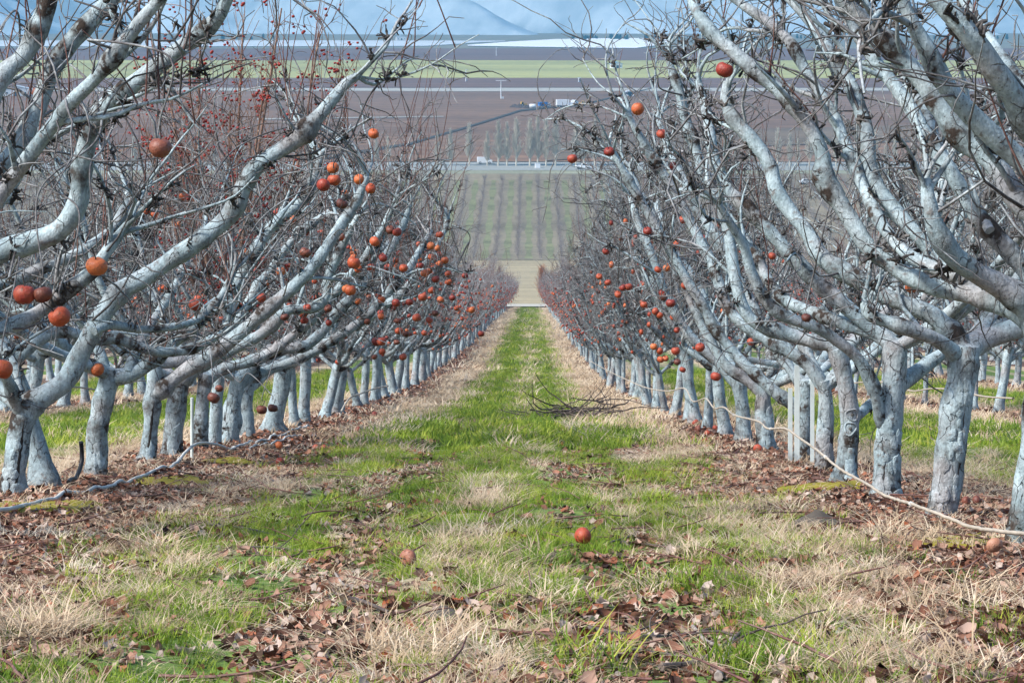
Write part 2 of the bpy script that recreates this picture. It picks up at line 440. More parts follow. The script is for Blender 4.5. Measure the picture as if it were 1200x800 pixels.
M['field_brown'] = field_material('ploughed_brown_field', (.20, .115, .066), .42, .012, 22, .4)
M['field_mauve'] = field_material('bare_vineyard_field', (.18, .10, .065), .25, .008, 60, .45)
M['field_green'] = field_material('pale_green_field', (.40, .37, .12), .28, .012, 34, .18)
M['field_white'] = field_material('white_row_cover', (.88, .87, .84), .06, .01, 90, .12)
M['field_straw'] = field_material('straw_field', (.34, .275, .165), .35, .09, 5, .45)
M['road_pale'] = field_material('pale_gravel', (.40, .37, .31), .12, .2)
M['asphalt'] = field_material('grey_asphalt', (.27, .28, .26), .12, .2)
M['track_dark'] = field_material('dark_ditch_grass', (.07, .06, .045), .3, .05)
M['verge'] = field_material('road_verge', (.25, .25, .17), .25, .08)
band('straw_field', lin(357.0), lin(305.5), M['field_straw'], .10, 'pale straw field beyond the end of the orchard rows')
band('orchard_road', lin(360.2), lin(357.2), M['road_pale'], .14, 'pale gravel road across the foot of the orchard')
band('far_orchard_ground', lin(305), lin(204), field_material('far_orchard_floor', (.20, .165, .11), .35, .05), .10, 'dull green ground of the far orchard below the valley road')
band('road_verge', lin(204), lin(200.2), M['verge'], .12, 'grassy verge below the valley road')
band('valley_road', lin(200), lin(190.5), M['asphalt'], .14, 'grey road across the valley in front of the poplars')
band('brown_field', lin(190), lin(107.6), M['field_brown'], .2, 'wide bare brown field behind the poplars')
band('farm_track', lin(107.4), lin(103.6), M['road_pale'], .3, 'pale farm track crossing the brown fields')
band('mauve_field', lin(103.4), lin(92.2), M['field_mauve'], .3, 'narrow dark field above the pale farm track')
band('green_field', lin(92), lin(71.2), M['field_green'], .3, 'long pale green field in the valley')
band('vineyard_field', lin(71), lin(57.2), M['field_mauve'], .3, 'reddish bare field between the green and white fields')
band('covered_field', [(WL, 55.5), (400, 55), (500, 54.6), (560, 50.5), (592, 49.2)], [(WL, 48.2), (400, 48.0), (500, 48.2), (560, 48.4), (592, 48.4)], field_material('thin_white_row_cover', (.62, .64, .64), .2, .02, 60, .3), .6, 'white covered field at the foot of the hills, left one')
band('covered_field', [(548, 54.6), (600, 55.6), (700, 57.0), (745, 57.4), (770, 54), (785, 49)], [(548, 53.6), (600, 49.6), (650, 46.8), (720, 45.6), (770, 45.6), (785, 46)], M['field_white'], .9, 'white covered field at the foot of the hills, right one')
band('field_track', [(300, 141.5), (420, 139.5), (520, 138.0)], [(300, 140.3), (420, 138.5), (520, 137.2)], M['road_pale'], .45, 'faint pale track across the left brown field')
band('fallow_field', [(640, 190), (760, 180), (900, 172), (1100, 166), (1600, 160)], [(655, 168), (760, 160), (900, 152), (1100, 147), (1600, 142)], field_material('fallow_field_soil', (.17, .12, .075), .4, .02, 12, .3), .45, 'slightly paler fallow field right of the poplars')
band('ditch', [(380, 188), (480, 171), (545, 152), (610, 131.5), (690, 122.5), (765, 104.5)], [(380, 184.5), (480, 168.6), (545, 149.9), (610, 129.6), (690, 121.0), (765, 103.6)], M['track_dark'], .5, 'dark grassy ditch running diagonally through the brown field')

# hills
def hill_fold(X, Y):
    warp = X + .9 * (Y - 4200) + 200 * (fbm(X * .0016, Y * .0016, 11) - .5)
    big = np.abs((warp * .00125 + .35 * vnoise(warp * .0007, Y * .0004, 31)) % 1 * 2 - 1)            # broad spurs
    small = np.abs((warp * .0052 + .6 * vnoise(warp * .003, Y * .0012, 41)) % 1 * 2 - 1)             # ribs and gullies
    return big, small
def hills_z(X, Y):
    big, small = hill_fold(X, Y); y0 = 4420 - 420 * big + 120 * (fbm(X * .003, Y * .0002, 51) - .5)
    r = np.maximum(Y - y0, 0); rise = np.sqrt(r * r + 90. ** 2) - 90.
    return -10 + .36 * rise + np.clip(r / 300, 0, 1) * (90 * (big - .5) + 26 * (small - .5) + 14 * (fbm(X * .02, Y * .02, 61) - .5))
def hill_material():
    t = NT('winter_hillside'); p = t.pos()
    n = t.noise(t.mapping(p, (1, .6, 1.0)), .0045, 8, .62, dist=.6); m = t.noise(p, .03, 5)
    c = t.ramp(t.math('ADD', t.math('MULTIPLY', n, .75), t.math('MULTIPLY', m, .25)), [(.38, (.27, .34, .39)), (.5, (.38, .46, .51)), (.62, (.52, .60, .64))])  # blue of the distant air is partly put into these base colours
    f = t.n('ShaderNodeAttribute'); f.attribute_name = 'fold'; c = t.mix(t.math('MULTIPLY', t.ss(t.math('ADD', f.outputs['Fac'], t.math('MULTIPLY', t.math('SUBTRACT', n, .5), .5)), .45, .12), .75), c, (.10, .14, .17))   # shade of the gullies put into the colour so the folds read
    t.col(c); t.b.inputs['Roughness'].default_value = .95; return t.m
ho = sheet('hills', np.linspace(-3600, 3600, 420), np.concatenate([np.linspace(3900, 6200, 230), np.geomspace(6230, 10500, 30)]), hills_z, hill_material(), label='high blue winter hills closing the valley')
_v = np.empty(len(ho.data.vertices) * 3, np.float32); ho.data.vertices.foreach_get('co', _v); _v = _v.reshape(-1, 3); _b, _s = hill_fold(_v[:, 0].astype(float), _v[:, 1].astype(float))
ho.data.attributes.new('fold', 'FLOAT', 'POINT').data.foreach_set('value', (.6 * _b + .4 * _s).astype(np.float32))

# ================================================================== APPLE TREES
def rvec(n, g=None): return norm((g or rng).normal(size=(n, 3)))
def grow(p0, d0, length, K, curl, up, g):
    """random walking twigs: (n,3) starts -> (n,K,3) centre lines"""
    n = len(p0); pts = np.empty((n, K, 3)); pts[:, 0] = p0; d = norm(d0); bend = g.normal(size=(n, 3)) * curl
    st = (np.asarray(length) / (K - 1))[:, None]
    for k in range(1, K):
        d = norm(d + bend * .6 + g.normal(size=(n, 3)) * curl * .8 + np.array([0, 0, up]))
        pts[:, k] = pts[:, k - 1] + d * st
    return pts
def taper(n, K, r0, r1, g):
    t = np.linspace(0, 1, K)[None]; r0 = np.asarray(r0).reshape(-1, 1); r1 = np.asarray(r1).reshape(-1, 1)
    return (r0 * (1 - t) + r1 * t) * np.ones((n, 1))
def samples(lines, per_m, g, tmin=0.12, tmax=1.0):
    """points along limb centre lines -> pos, tangent, radius, t"""
    o = []
    for pts, rad in lines:
        L = np.linalg.norm(np.diff(pts, axis=0), axis=1).sum(); n = g.poisson(L * per_m * (tmax - tmin))
        if not n: continue
        t = g.uniform(tmin, tmax, n); f = t * (len(pts) - 1); i = np.minimum(f.astype(int), len(pts) - 2); w = (f - i)[:, None]
        o.append((pts[i] * (1 - w) + pts[i + 1] * w, norm(pts[i + 1] - pts[i]), rad[i], t))
    if not o: return np.zeros((0, 3)), np.zeros((0, 3)), np.zeros(0), np.zeros(0)
    return tuple(np.concatenate([x[k] for x in o]) for k in range(4))
def perp(tan, g, up=.3):
    v = g.normal(size=tan.shape); v = v - tan * np.sum(v * tan, -1, keepdims=True)
    return norm(norm(v) + np.array([0, 0, up]))

def clothe(lines, g, dens=1.0, tw=1.0, sides=4, shoots=1.0, second=2.2, spurs=1.0, slen=1.05):
    """spurs and twigs for a set of limbs; returns (spur Acc, twig Acc, twig tips)"""
    sa, ta = Acc(), Acc(); tips = []
    # knobbly fruiting spurs in clumps
    if spurs:
        p, tn, r, t = samples(lines, 3.4 * spurs, g, .10, 1.0); m = 6
        p = np.repeat(p, m, 0); tn = np.repeat(tn, m, 0); r = np.repeat(r, m); n = len(p)
        c = np.repeat(perp(tn[::m], g, .25), m, 0); d = norm(c + g.normal(size=(n, 3)) * .55)
        p = p + c * (r * .75)[:, None] + tn * g.normal(size=(n, 1)) * .02
        pts = grow(p, d, g.uniform(.025, .085, n), 5, .45, .06, g)
        rr = taper(n, 5, g.uniform(.005, .0105, n), g.uniform(.0025, .006, n), g) * g.uniform(.65, 1.5, (n, 5))
        tubes(sa, pts, rr * tw, 5, cap=True)
        e = pts[:, -1]; tips.append(e)
        k = g.random(n) < .45; q = grow(e[k], rvec(k.sum(), g) + np.array([0, 0, .5]), g.uniform(.05, .22, k.sum()), 5, .4, .05, g)
        tubes(ta, q, taper(len(q), 5, .0036 * tw, .0022 * tw, g), max(3, sides - 1))
    # twigs
    p, tn, r, t = samples(lines, 10.5 * dens, g, .12, 1.0); n = len(p)
    d = norm(perp(tn, g, .35) + tn * .45)
    p = p + d * (r * .7)[:, None]
    L = g.gamma(2.6, .16, n) * (0.75 + .5 * t); L = np.clip(L, .1, 1.1)
    pts = grow(p, d, L, 8, .30, .03, g); r0 = np.clip(.0028 + L * .0055, .003, .0085) * tw
    tubes(ta, pts, taper(n, 8, r0, .0022 * tw, g) * g.uniform(.85, 1.15, (n, 8)), sides)
    tips.append(pts[:, -1]); tips.append(pts[:, 5])
    # side twigs
    k = g.integers(0, n, int(n * second)) if n else np.zeros(0, int); kk = g.integers(2, 7, len(k))
    b = pts[k, kk]; bd = norm(pts[k, kk + 1] - pts[k, kk]); d2 = norm(perp(bd, g, .3) + bd * .5)
    q = grow(b, d2, g.uniform(.05, .32, len(k)), 6, .32, .05, g)
    tubes(ta, q, taper(len(q), 6, .0034 * tw, .0019 * tw, g), max(3, sides - 1)); tips.append(q[:, -1])
    # upright water shoots near the tops
    if shoots:
        p, tn, r, t = samples(lines, 4.5 * shoots, g, .55, 1.0); n = len(p)
        d = norm(np.array([0, 0, 1.0]) + g.normal(size=(n, 3)) * .28)
        q = grow(p, d, g.uniform(.3, slen, n), 7, .06, .03, g)
        tubes(ta, q, taper(n, 7, .0048 * tw, .0020 * tw, g), sides, mat=1)
    return sa, ta, np.concatenate(tips)

def scaffold(g, lean=0, n=None):
    """trunk and limb lines of a generic vase-pruned tree at the origin (rows run along y)"""
    hf = g.uniform(.72, 1.0); ln = g.normal(0, .09, 2) + np.array([lean * .08, 0])
    trunk = [np.array([0, 0, -.12]), np.array([ln[0] * .15, ln[1] * .15, .15]), np.array([ln[0] * .55, ln[1] * .5, hf * .5]), np.array([ln[0], ln[1], hf]), np.array([ln[0] * 1.1, ln[1], hf + .10])]
    R = g.uniform(.07, .12); tr = [R * 1.9, R * 1.08, R * .95, R * 1.0, R * .7]
    main = []; n = n or g.integers(5, 8)
    for k in range(n):
        side = 1 if k % 2 == 0 else -1
        az = side * 0 + g.normal(0, .62); dx = side * math.cos(az); dy = math.sin(az)
        reach = g.uniform(.85, 1.5); top = g.uniform(2.2, 3.15); p = trunk[3] + np.array([0, 0, g.uniform(-.12, .06)])
        pts = [p.copy()]; el0 = g.uniform(.25, .75)
        h = np.array([dx, dy]); per = np.array([-dy, dx]) * g.normal(0, .16)
        for s in (.14, .32, .52, .74, 1.0):
            rr = reach * (s ** .8); zz = p[2] + (top - p[2]) * (el0 * s + (1 - el0) * s * s)
            pts.append(np.array([p[0] + h[0] * rr + per[0] * math.sin(s * 5) , p[1] + h[1] * rr + per[1] * math.sin(s * 5), zz]) + g.normal(0, .035, 3))
        r0 = R * g.uniform(.42, .60); main.append((pts, list(np.linspace(r0, r0 * .38, 6))))
    return trunk, tr, main
def secondaries(lines, g, per=2.2, fork=3):
    out = []
    def bough(a, d, L, r0):
        pts = [a]; d = norm(d[None])[0]; bend = g.normal(0, .22, 3)
        for k in range(5):
            d = norm((d + bend + g.normal(0, .22, 3) + np.array([0, 0, .14]))[None])[0]; pts.append(pts[-1] + d * L / 5)
        out.append(spline(pts, list(np.linspace(r0, r0 * .3, 6)), .07))
    p, tn, r, t = samples(lines, per, g, .3, .95)
    for i in range(len(p)):
        bough(p[i], perp(tn[i:i + 1], g, .45)[0] + tn[i] * .5, g.uniform(.3, .95), min(r[i] * .5, g.uniform(.008, .019)))
    for wp, rr in lines:                                   # limb ends break up into smaller wood
        if len(wp) < 4: continue
        e = wp[-1]; tn = norm((wp[-1] - wp[-3])[None])
        for k in range(fork): bough(wp[-1 - g.integers(0, 3)], tn[0] * .9 + perp(tn, g, .3)[0] * .8, g.uniform(.35, .9), min(rr[-1] * .75, g.uniform(.010, .02)))
    return out

APPLES = []
def apple_mesh(name, mat, squash=1.0, seed=0, nu=14, nv=10, wrinkle=.0):
    a = Acc(); g = np.random.default_rng(seed); V = []; ph = g.uniform(0, 6, 4)
    for i in range(nv + 1):
        th = math.pi * i / nv
        for j in range(nu):
            u = 2 * math.pi * j / nu
            r = 1 - .30 * math.exp(-(th / .38) ** 2) - .16 * math.exp(-((math.pi - th) / .35) ** 2)
            r *= 1 + .035 * math.cos(5 * u + ph[0]) * (th / math.pi) + wrinkle * math.sin(7 * u + ph[1] + 3 * th) + .055 * math.sin(u + ph[2]) + .03 * math.sin(2 * u + ph[3])
            V.append((r * math.sin(th) * math.cos(u) * (1.04 - .12 * th / math.pi), r * math.sin(th) * math.sin(u) * (1.04 - .12 * th / math.pi), r * math.cos(th) * .94 * squash + .04 * math.sin(u + ph[3]) * math.sin(th)))
    Q = [(i * nu + j, i * nu + (j + 1) % nu, (i + 1) * nu + (j + 1) % nu, (i + 1) * nu + j) for i in range(nv) for j in range(nu)]
    a.add(V, [q[::-1] for q in Q]); return a
def _apple(name, mat, **k):
    return apple_mesh(name, mat, **k).mesh(name, mat)
AP = {'o': [_apple('apple_orange%d' % i, M['apple_orange'], seed=i, squash=.95 + .06 * i) for i in range(2)],
      'r': [_apple('apple_red%d' % i, M['apple_red'], seed=5 + i, squash=.93 + .06 * i) for i in range(2)],
      'f': [_apple('apple_faded%d' % i, M['apple_faded'], seed=15 + i, wrinkle=.04, squash=.8) for i in range(2)],
      'b': [_apple('apple_rotten%d' % i, M['apple_brown'], seed=9 + i, wrinkle=.05, squash=.9) for i in range(2)]}
_st = Acc(); tubes(_st, np.array([[(0, 0, .62), (.05, .02, .95), (.1, .1, 1.35), (.12, .2, 1.8)]]), np.array([[.07, .06, .06, .09]]), 5, True)
STEM = _st.mesh('apple_stem', M['spur'])
def put_apple(p, rad, kind, parent=None, stem=True, tilt=.35):
    me = AP[kind][rng.integers(0, 2)]
    o = link('apple', me, parent); o.location = p - np.array(parent.location) if parent else p
    o.scale = (rad,) * 3; o.rotation_euler = (rng.normal(0, tilt), rng.normal(0, tilt), rng.uniform(0, 6.28))
    if stem:
        s = link('stem', STEM, o)
    return o

HERO = []
def hero(label, d, base_px, trunk, limbs, seed, side, apples=(), extra=2, group='nearest apple trees', dens=1.0, name='apple_tree', slen=1.05):
    """a foreground tree: trunk and limbs follow the photograph, each at its own distance and true thickness.
       trunk: [(px,py,rpx)...] bottom first; limbs: (points [(px,py)], radii px (start,end), depth drift)"""
    g = np.random.default_rng(seed); s = d / F
    tp = [P(x, y, d) for x, y, r in trunk]; trr = [r * s * .92 for x, y, r in trunk]
    gz = float(ground(tp[0][0], tp[0][1])); tp[0][2] = min(tp[0][2], gz - .02)
    base = np.array([tp[0][0], tp[0][1], gz]); root = empty(name, base, label, 'tree', group)
    # root flare
    tp = [tp[0] + np.array([0, 0, -.12])] + tp; trr = [trr[0] * 1.85] + trr
    trr[1] *= 1.32
    tl = spline(tp, trr, .025); a = Acc(); K = len(tl[0]); ii = np.arange(K); tk = np.clip(1 - (tl[0][:, 2] - gz) / .30, 0, 1) * .95; tw_ = 1 + .05 * np.sin(ii * .4 + seed)
    for _ in range(3):
        c = g.integers(6, K); b_ = np.exp(-((ii - c) / g.uniform(1.5, 3)) ** 2); tk = np.maximum(tk, b_ * g.uniform(.3, .8)); tw_ = tw_ + b_ * g.uniform(.03, .14)
    tubes(a, tl[0][None] - base, (tl[1] * tw_)[None], 22, True, lump=.09 + .26 * np.clip(1 - (ii - 3) / 9., 0, 1), seed=seed, knot=tk)
    link('trunk', a.mesh('trunk', M['trunk']), root)
    lines = []
    for li, (pts, (r0, r1), drift) in enumerate(limbs):
        n = len(pts); t = np.linspace(0, 1, n)
        dz = drift * t + .10 * np.sin(t * 5 + seed + li) * t
        wp = [P(x, y, d + z) for (x, y), z in zip(pts, dz)]
        rr = [(r0 + (r1 - r0) * k ** .8) * .86 * (d + z) / F for k, z in zip(t, dz)]
        if li == 0 or True:
            wp, rr = spline(wp, rr, .03)
        K = len(rr); ii = np.arange(K)
        kx = np.repeat(g.normal(0, 1, (K // 7 + 2, 3)), 7, 0)[:K]; kk_ = np.ones(9) / 9; kx = np.stack([np.convolve(kx[:, c], kk_, 'same') for c in range(3)], 1)
        wp = wp + kx * (rr * .22)[:, None] * np.minimum(ii / 8., 1)[:, None]        # slight kinks from year to year
        rr = rr * (1 - .38 * np.clip((ii - K * .86) / (K * .14), 0, 1))
        wob = 1 + .05 * np.sin(ii * .55 + li) + .05 * g.normal(size=K).cumsum() / np.sqrt(K + 1); knot = np.zeros(K)
        for _ in range(max(2, K // 9)):                                          # knots and old cuts
            c = g.integers(3, K); w_ = g.uniform(.9, 2.4); b_ = np.exp(-((ii - c) / w_) ** 2); s_ = g.uniform(.06, .36); wob = wob + s_ * b_; knot = np.maximum(knot, b_ * g.uniform(.35, 1.1))
        a = Acc(); tubes(a, (wp - base)[None], (rr * wob)[None], 14, True, lump=.05, seed=seed + li, knot=knot)
        link('limb', a.mesh('limb', M['bark']), root)
        lines.append((wp, rr))
    top = tl[0][-3]
    for k in range(extra):                                                       # limbs growing away from the alley
        dx = side * g.uniform(.5, 1.0); dy = g.uniform(-1, 1)
        L = g.uniform(1.2, 1.9); pts = [top, top + np.array([dx * .3, dy * .3, .18]) * L, top + np.array([dx * .62, dy * .6, .5]) * L, top + np.array([dx * .85, dy * .85, 1.05]) * L]
        r0 = g.uniform(.035, .055); wp, rr = spline(pts, [r0, r0 * .8, r0 * .65, r0 * .4], .05)
        a = Acc(); tubes(a, (wp - base)[None], rr[None], 10, True, lump=.06, seed=seed + k); link('limb', a.mesh('limb', M['bark']), root)
        lines.append((wp, rr))
    sec = secondaries(lines, g, 1.6 if side > 0 else 2.4, 4)
    a = Acc()
    for wp, rr in sec: tubes(a, (wp - base)[None], rr[None], 6, True, lump=.05)
    if sec: tag(link('branchlets', a.mesh('branchlets', M['bark']), root), kind='stuff')
    sa, ta, tips = clothe(lines + sec, g, dens=dens * (.58 if side > 0 else .8), shoots=.15 if side > 0 else .6, slen=slen, second=1.4, sides=4 if d < 17 else 3)
    # fruit that still hangs, each tied to the nearest limb by a twig
    allp = np.concatenate([l[0] for l in lines + sec])
    for (x, y, dia, kind) in apples:
        rad = .044 if kind != 'b' else .04
        dd = 2 * rad * F / dia; dd = min(max(dd, d - 2.2), d + 2.5)
        cand = np.array([P(x, y, q) for q in np.linspace(max(dd - .3, d - 2.0), dd + 1.0, 9)])
        D = np.linalg.norm(cand[:, None] - allp[None], axis=2); ci, pi = np.unravel_index(np.argmin(D), D.shape)
        pos = cand[ci]; rad = dia * .5 * pos[1] / F
        o = put_apple(pos, rad, kind, root)
        e = pos + np.array([0, 0, rad * 1.7]); near_ = np.argsort(D[ci])[:90]; q = allp[near_[g.integers(0, len(near_))]]; dl = np.linalg.norm(e - q)
        m1 = q * .68 + e * .32 + np.array([0, 0, .10 * dl]) + g.normal(0, .09 * dl, 3); m2 = q * .3 + e * .7 + np.array([0, 0, .16 * dl]) + g.normal(0, .07 * dl, 3)
        wp, rr = spline([q, m1, m2, e + np.array([0, 0, .03]), e], [.0075, .006, .005, .004, .0045], .03); tubes(ta, wp[None], rr[None], 5, True)
    if d >= 21 and len(tips):                                                    # more fruit left among the twigs
        tt = tips[(tips[:, 2] > gz + 1.0) & (tips[:, 2] < gz + 2.4) & (tips[:, 0] * side < abs(base[0]) + .3)]
        for k in range(20 if side < 0 else 12):
            if len(tt): put_apple(tt[g.integers(0, len(tt))] - np.array([0, 0, .045]), g.uniform(.036, .045), 'oorrrb'[g.integers(0, 6)], root)
    for acc_, nm, mats in ((sa, 'spurs', M['spur']), (ta, 'twigs', [M['twig'], M['shoot']])):
        acc_.v = [v - base.astype(np.float32) for v in acc_.v]
        tag(link(nm, acc_.mesh(nm, mats), root), kind='stuff')
    root['trunk_px'] = 0; del root['trunk_px']; HERO.append((label, root, trunk, d)); return root, base

from mathutils.bvhtree import BVHTree
M['plate'] = bark_material('loose_bark_plate', .35); M['crack'] = simple('dark_bark_split', (.03, .025, .022), .95, .4, 30); M['scar'] = twig_material('callus_bark', (.09, .08, .075), (.15, .14, .13), (.22, .21, .20))
class Skin:
    """the surface of a trunk, to lay scars and loose bark on"""
    def __init__(s, root, trunk, d):
        s.root = root; s.d = d; s.tr = trunk; s.b = np.array(root.location); o = [c for c in root.children if c.name.startswith('trunk')][0]
        s.t = BVHTree.FromPolygons([v.co.copy() for v in o.data.vertices], [tuple(p.vertices) for p in o.data.polygons])
    def axis(s, py):
        ys_ = np.array([t[1] for t in s.tr])[::-1]; xs_ = np.array([t[0] for t in s.tr])[::-1]; rs = np.array([t[2] for t in s.tr])[::-1]
        return float(np.interp(py, ys_, xs_)), float(np.interp(py, ys_, rs)) * .92 * s.d / F
    def at(s, px, py, lift):
        ax, r = s.axis(py); a = P(ax, py, s.d) - s.b; u = max(-.97, min(.97, (px - ax) * s.d / F / r)); dr = Vector((u, -math.sqrt(1 - u * u), 0))
        h = s.t.ray_cast(Vector(a) + dr * .6, -dr)
        p = h[0] if h[0] is not None else Vector(a) + dr * r
        return np.array(p + dr * lift)
def bark_plates(sk, x, y, rx, ry, n, seed):
    g = np.random.default_rng(seed)
    for k in range(n):
        cx, cy = x + g.uniform(-rx, rx), y + g.uniform(-ry, ry); w, h = g.uniform(3, 6.5), g.uniform(5, 13); V = []; m = 11; rad = g.uniform(.7, 1.15, m)
        for f, lift in ((1, -.002), (.93, .007), (.5, .010)):
            for j in range(m):
                u = 2 * math.pi * j / m; V.append(sk.at(cx + math.cos(u) * w * rad[j] * f, cy + math.sin(u) * h * rad[j] * f, lift))
        V.append(sk.at(cx, cy, .011)); a = Acc()
        a.add(V, [(q * m + j, (q + 1) * m + j, (q + 1) * m + (j + 1) % m, q * m + (j + 1) % m) for q in range(2) for j in range(m)], [(2 * m + j, 3 * m, 2 * m + (j + 1) % m) for j in range(m)])
        link('bark_plate', a.mesh('bark_plate', M['plate'], False), sk.root)
def ring_scar(sk, x, y, r, name='ring_scar', rings=(1., .55), th=.16):
    for f in rings:
        jit = 1 + .12 * np.sin(np.linspace(0, 2 * math.pi, 25) * 3 + x) + .08 * np.sin(np.linspace(0, 2 * math.pi, 25) * 2 + y); pts = np.array([sk.at(x + math.cos(u) * r * f * q_, y + math.sin(u) * r * f * 1.1 * q_, .002) for u, q_ in zip(np.linspace(0, 2 * math.pi, 25), jit)]); a = Acc()
        tubes(a, pts[None], np.full((1, 25), r * th * (.6 + .4 * f) * sk.d / F), 7, lump=.12); link(name, a.mesh(name, M['plate']), sk.root)
    a = Acc(); V = [sk.at(x + math.cos(u) * r * .3, y + math.sin(u) * r * .3, .006) for u in np.linspace(0, 2 * math.pi, 12, endpoint=False)] + [sk.at(x, y, .012)]
    a.add(V, None, [(j, 12, (j + 1) % 12) for j in range(12)]); link('scar_core', a.mesh('scar_core', M['scar']), sk.root)
def split(sk, pts, w):
    g = np.random.default_rng(1); n = 26; t = np.linspace(0, 1, n); q = np.array(pts, float); k = np.linspace(0, 1, len(q)); X = np.interp(t, k, q[:, 0]) + g.normal(0, .35, n); Y = np.interp(t, k, q[:, 1]); V = []
    for i in range(n):
        ww = w * math.sin(math.pi * (.04 + .92 * t[i])) * g.uniform(.6, 1.2)
        V += [sk.at(X[i] - ww, Y[i], .001), sk.at(X[i], Y[i], .004), sk.at(X[i] + ww, Y[i], .001)]
    a = Acc(); a.add(V, [(3 * i + j, 3 * i + j + 1, 3 * i + j + 4, 3 * i + j + 3) for i in range(n - 1) for j in range(2)]); link('bark_split', a.mesh('bark_split', M['crack']), sk.root)
# ---- left row, nearest first
hero('apple tree outside the left edge, its three pale limbs crossing the top left corner', 11.2, None,
     [(-172, 648, 22), (-170, 600, 19), (-165, 520, 18), (-160, 450, 19), (-158, 425, 15)],
     [([(-160, 440), (-130, 360), (-85, 270), (-40, 165), (0, 95), (28, 68), (46, 34), (58, 0), (66, -40)], (17, 10), .2),
      ([(-158, 445), (-110, 360), (-50, 270), (0, 200), (30, 158), (50, 113), (62, 78), (85, 46), (112, 18), (142, -12), (170, -50)], (17, 10.5), .6),
      ([(-158, 450), (-100, 370), (-40, 285), (0, 235), (25, 200), (50, 163), (76, 131), (105, 103), (140, 56), (187, -2), (220, -45)], (13, 8), -.3)],
     11, -1, [(188, 173, 28, 'b'), (46, 108, 17, 'b')], dens=.8)
hero('apple tree at the left edge, one limb elbowing up past the lowest hanging fruit', 13.0, None,
     [(-62, 618, 21), (-60, 570, 18), (-58, 500, 17), (-55, 430, 18), (-54, 400, 14)],
     [([(-56, 410), (-30, 330), (0, 295), (35, 283), (72, 268), (92, 240), (97, 212), (102, 180), (110, 150), (128, 120), (152, 102), (190, 74), (225, 46), (255, 24), (270, 0), (278, -30)], (17, 10), -.5),
      ([(-55, 420), (-20, 398), (0, 388), (30, 375), (52, 361), (78, 342), (105, 320), (122, 298), (150, 262)], (12, 7.5), .4),
      ([(-55, 430), (-20, 345), (10, 330), (50, 313), (85, 300), (130, 270), (150, 235)], (10, 6), .8)],
     12, -1, [(114, 312, 26, 'o'), (29, 345, 27, 'r'), (51, 345, 23, 'b'), (70, 371, 27, 'o'), (3, 432, 25, 'o')])
hero('twisted grey apple tree forking low at the left edge of the row', 14.9, None,
     [(13, 590, 17), (16, 555, 15), (21, 520, 14.5), (27, 490, 16), (33, 474, 13)],
     [([(30, 486), (40, 472), (57, 461), (81, 440), (100, 409), (115, 376), (140, 343), (172, 322), (215, 295), (243, 274), (270, 248), (287, 218), (303, 195), (332, 175), (360, 154), (376, 136), (391, 116), (405, 98), (418, 90)], (16.5, 9), .3),
      ([(27, 490), (20, 474), (12, 449), (-4, 425), (-30, 392), (-60, 340)], (9, 6), -.4),
      ([(28, 485), (18, 440), (8, 414), (-8, 380), (-20, 330)], (7, 5), .6),
      ([(110, 388), (130, 380), (162, 386), (202, 383), (232, 374), (255, 352), (275, 318)], (6, 4.5), .9)],
     13, -1, [(114, 433, 17, 'o'), (438, 157, 13, 'o'), (390, 197, 15, 'o'), (379, 217, 17, 'r'), (391, 211, 16, 'o'), (401, 239, 14, 'b'), (421, 210, 13, 'o'), (434, 221, 13, 'o')], slen=1.7)
hero('leaning apple trunk with knobbly swollen base behind the twisted tree', 15.7, None,
     [(55, 578, 21), (50, 552, 17), (43, 520, 12), (32, 475, 10), (20, 440, 9), (10, 412, 8)],
     [([(12, 418), (0, 395), (-18, 360), (-30, 300)], (8, 5), .3), ([(14, 425), (45, 398), (75, 388), (112, 398), (135, 397), (162, 406), (190, 413), (222, 410), (250, 395), (272, 372)], (9, 6), .5)],
     14, -1, extra=1)
hero('smooth pale apple trunk with a black hose at its foot, left row', 17.5, None,
     [(111, 565, 15), (113, 535, 13.5), (115, 505, 13.5), (121, 470, 12.5), (127, 445, 13), (129, 432, 10)],
     [([(127, 443), (156, 437), (180, 421), (208, 395), (228, 380), (245, 364), (264, 347), (281, 323), (298, 295), (315, 268), (332, 251), (348, 240), (361, 224), (370, 202), (378, 178)], (11, 6), .3),
      ([(126, 442), (120, 418), (105, 400), (75, 385), (40, 372), (0, 345)], (8, 6), .5),
      ([(150, 437), (165, 400), (190, 360), (215, 310), (230, 280), (240, 262)], (7, 5), .9)],
     15, -1, [(229, 357, 17, 'r'), (172, 247, 10, 'o'), (181, 251, 10, 'o'), (190, 338, 10, 'o')])
hero('apple tree with a long dark split down its trunk, left row', 19.8, None,
     [(171, 555, 14), (174, 530, 11), (177, 500, 10), (178, 470, 9.5), (181, 440, 10), (183, 415, 9)],
     [([(182, 462), (195, 451), (216, 436), (243, 419), (267, 402), (304, 371), (334, 344), (358, 321), (376, 297), (392, 275), (405, 255), (418, 235), (430, 208)], (11.5, 6.5), .2),
      ([(183, 425), (205, 424), (236, 415), (258, 400), (268, 375), (276, 352), (284, 320), (300, 285), (325, 262)], (8, 5), .6),
      ([(181, 430), (170, 405), (150, 380), (135, 340)], (7, 4.5), .5)],
     16, -1, [(250, 466, 15, 'b'), (257, 455, 10, 'b'), (358, 296, 14, 'b'), (329, 318, 12, 'o'), (306, 349, 12, 'r'), (345, 257, 10, 'o'), (232, 350, 10, 'r')], slen=1.7)
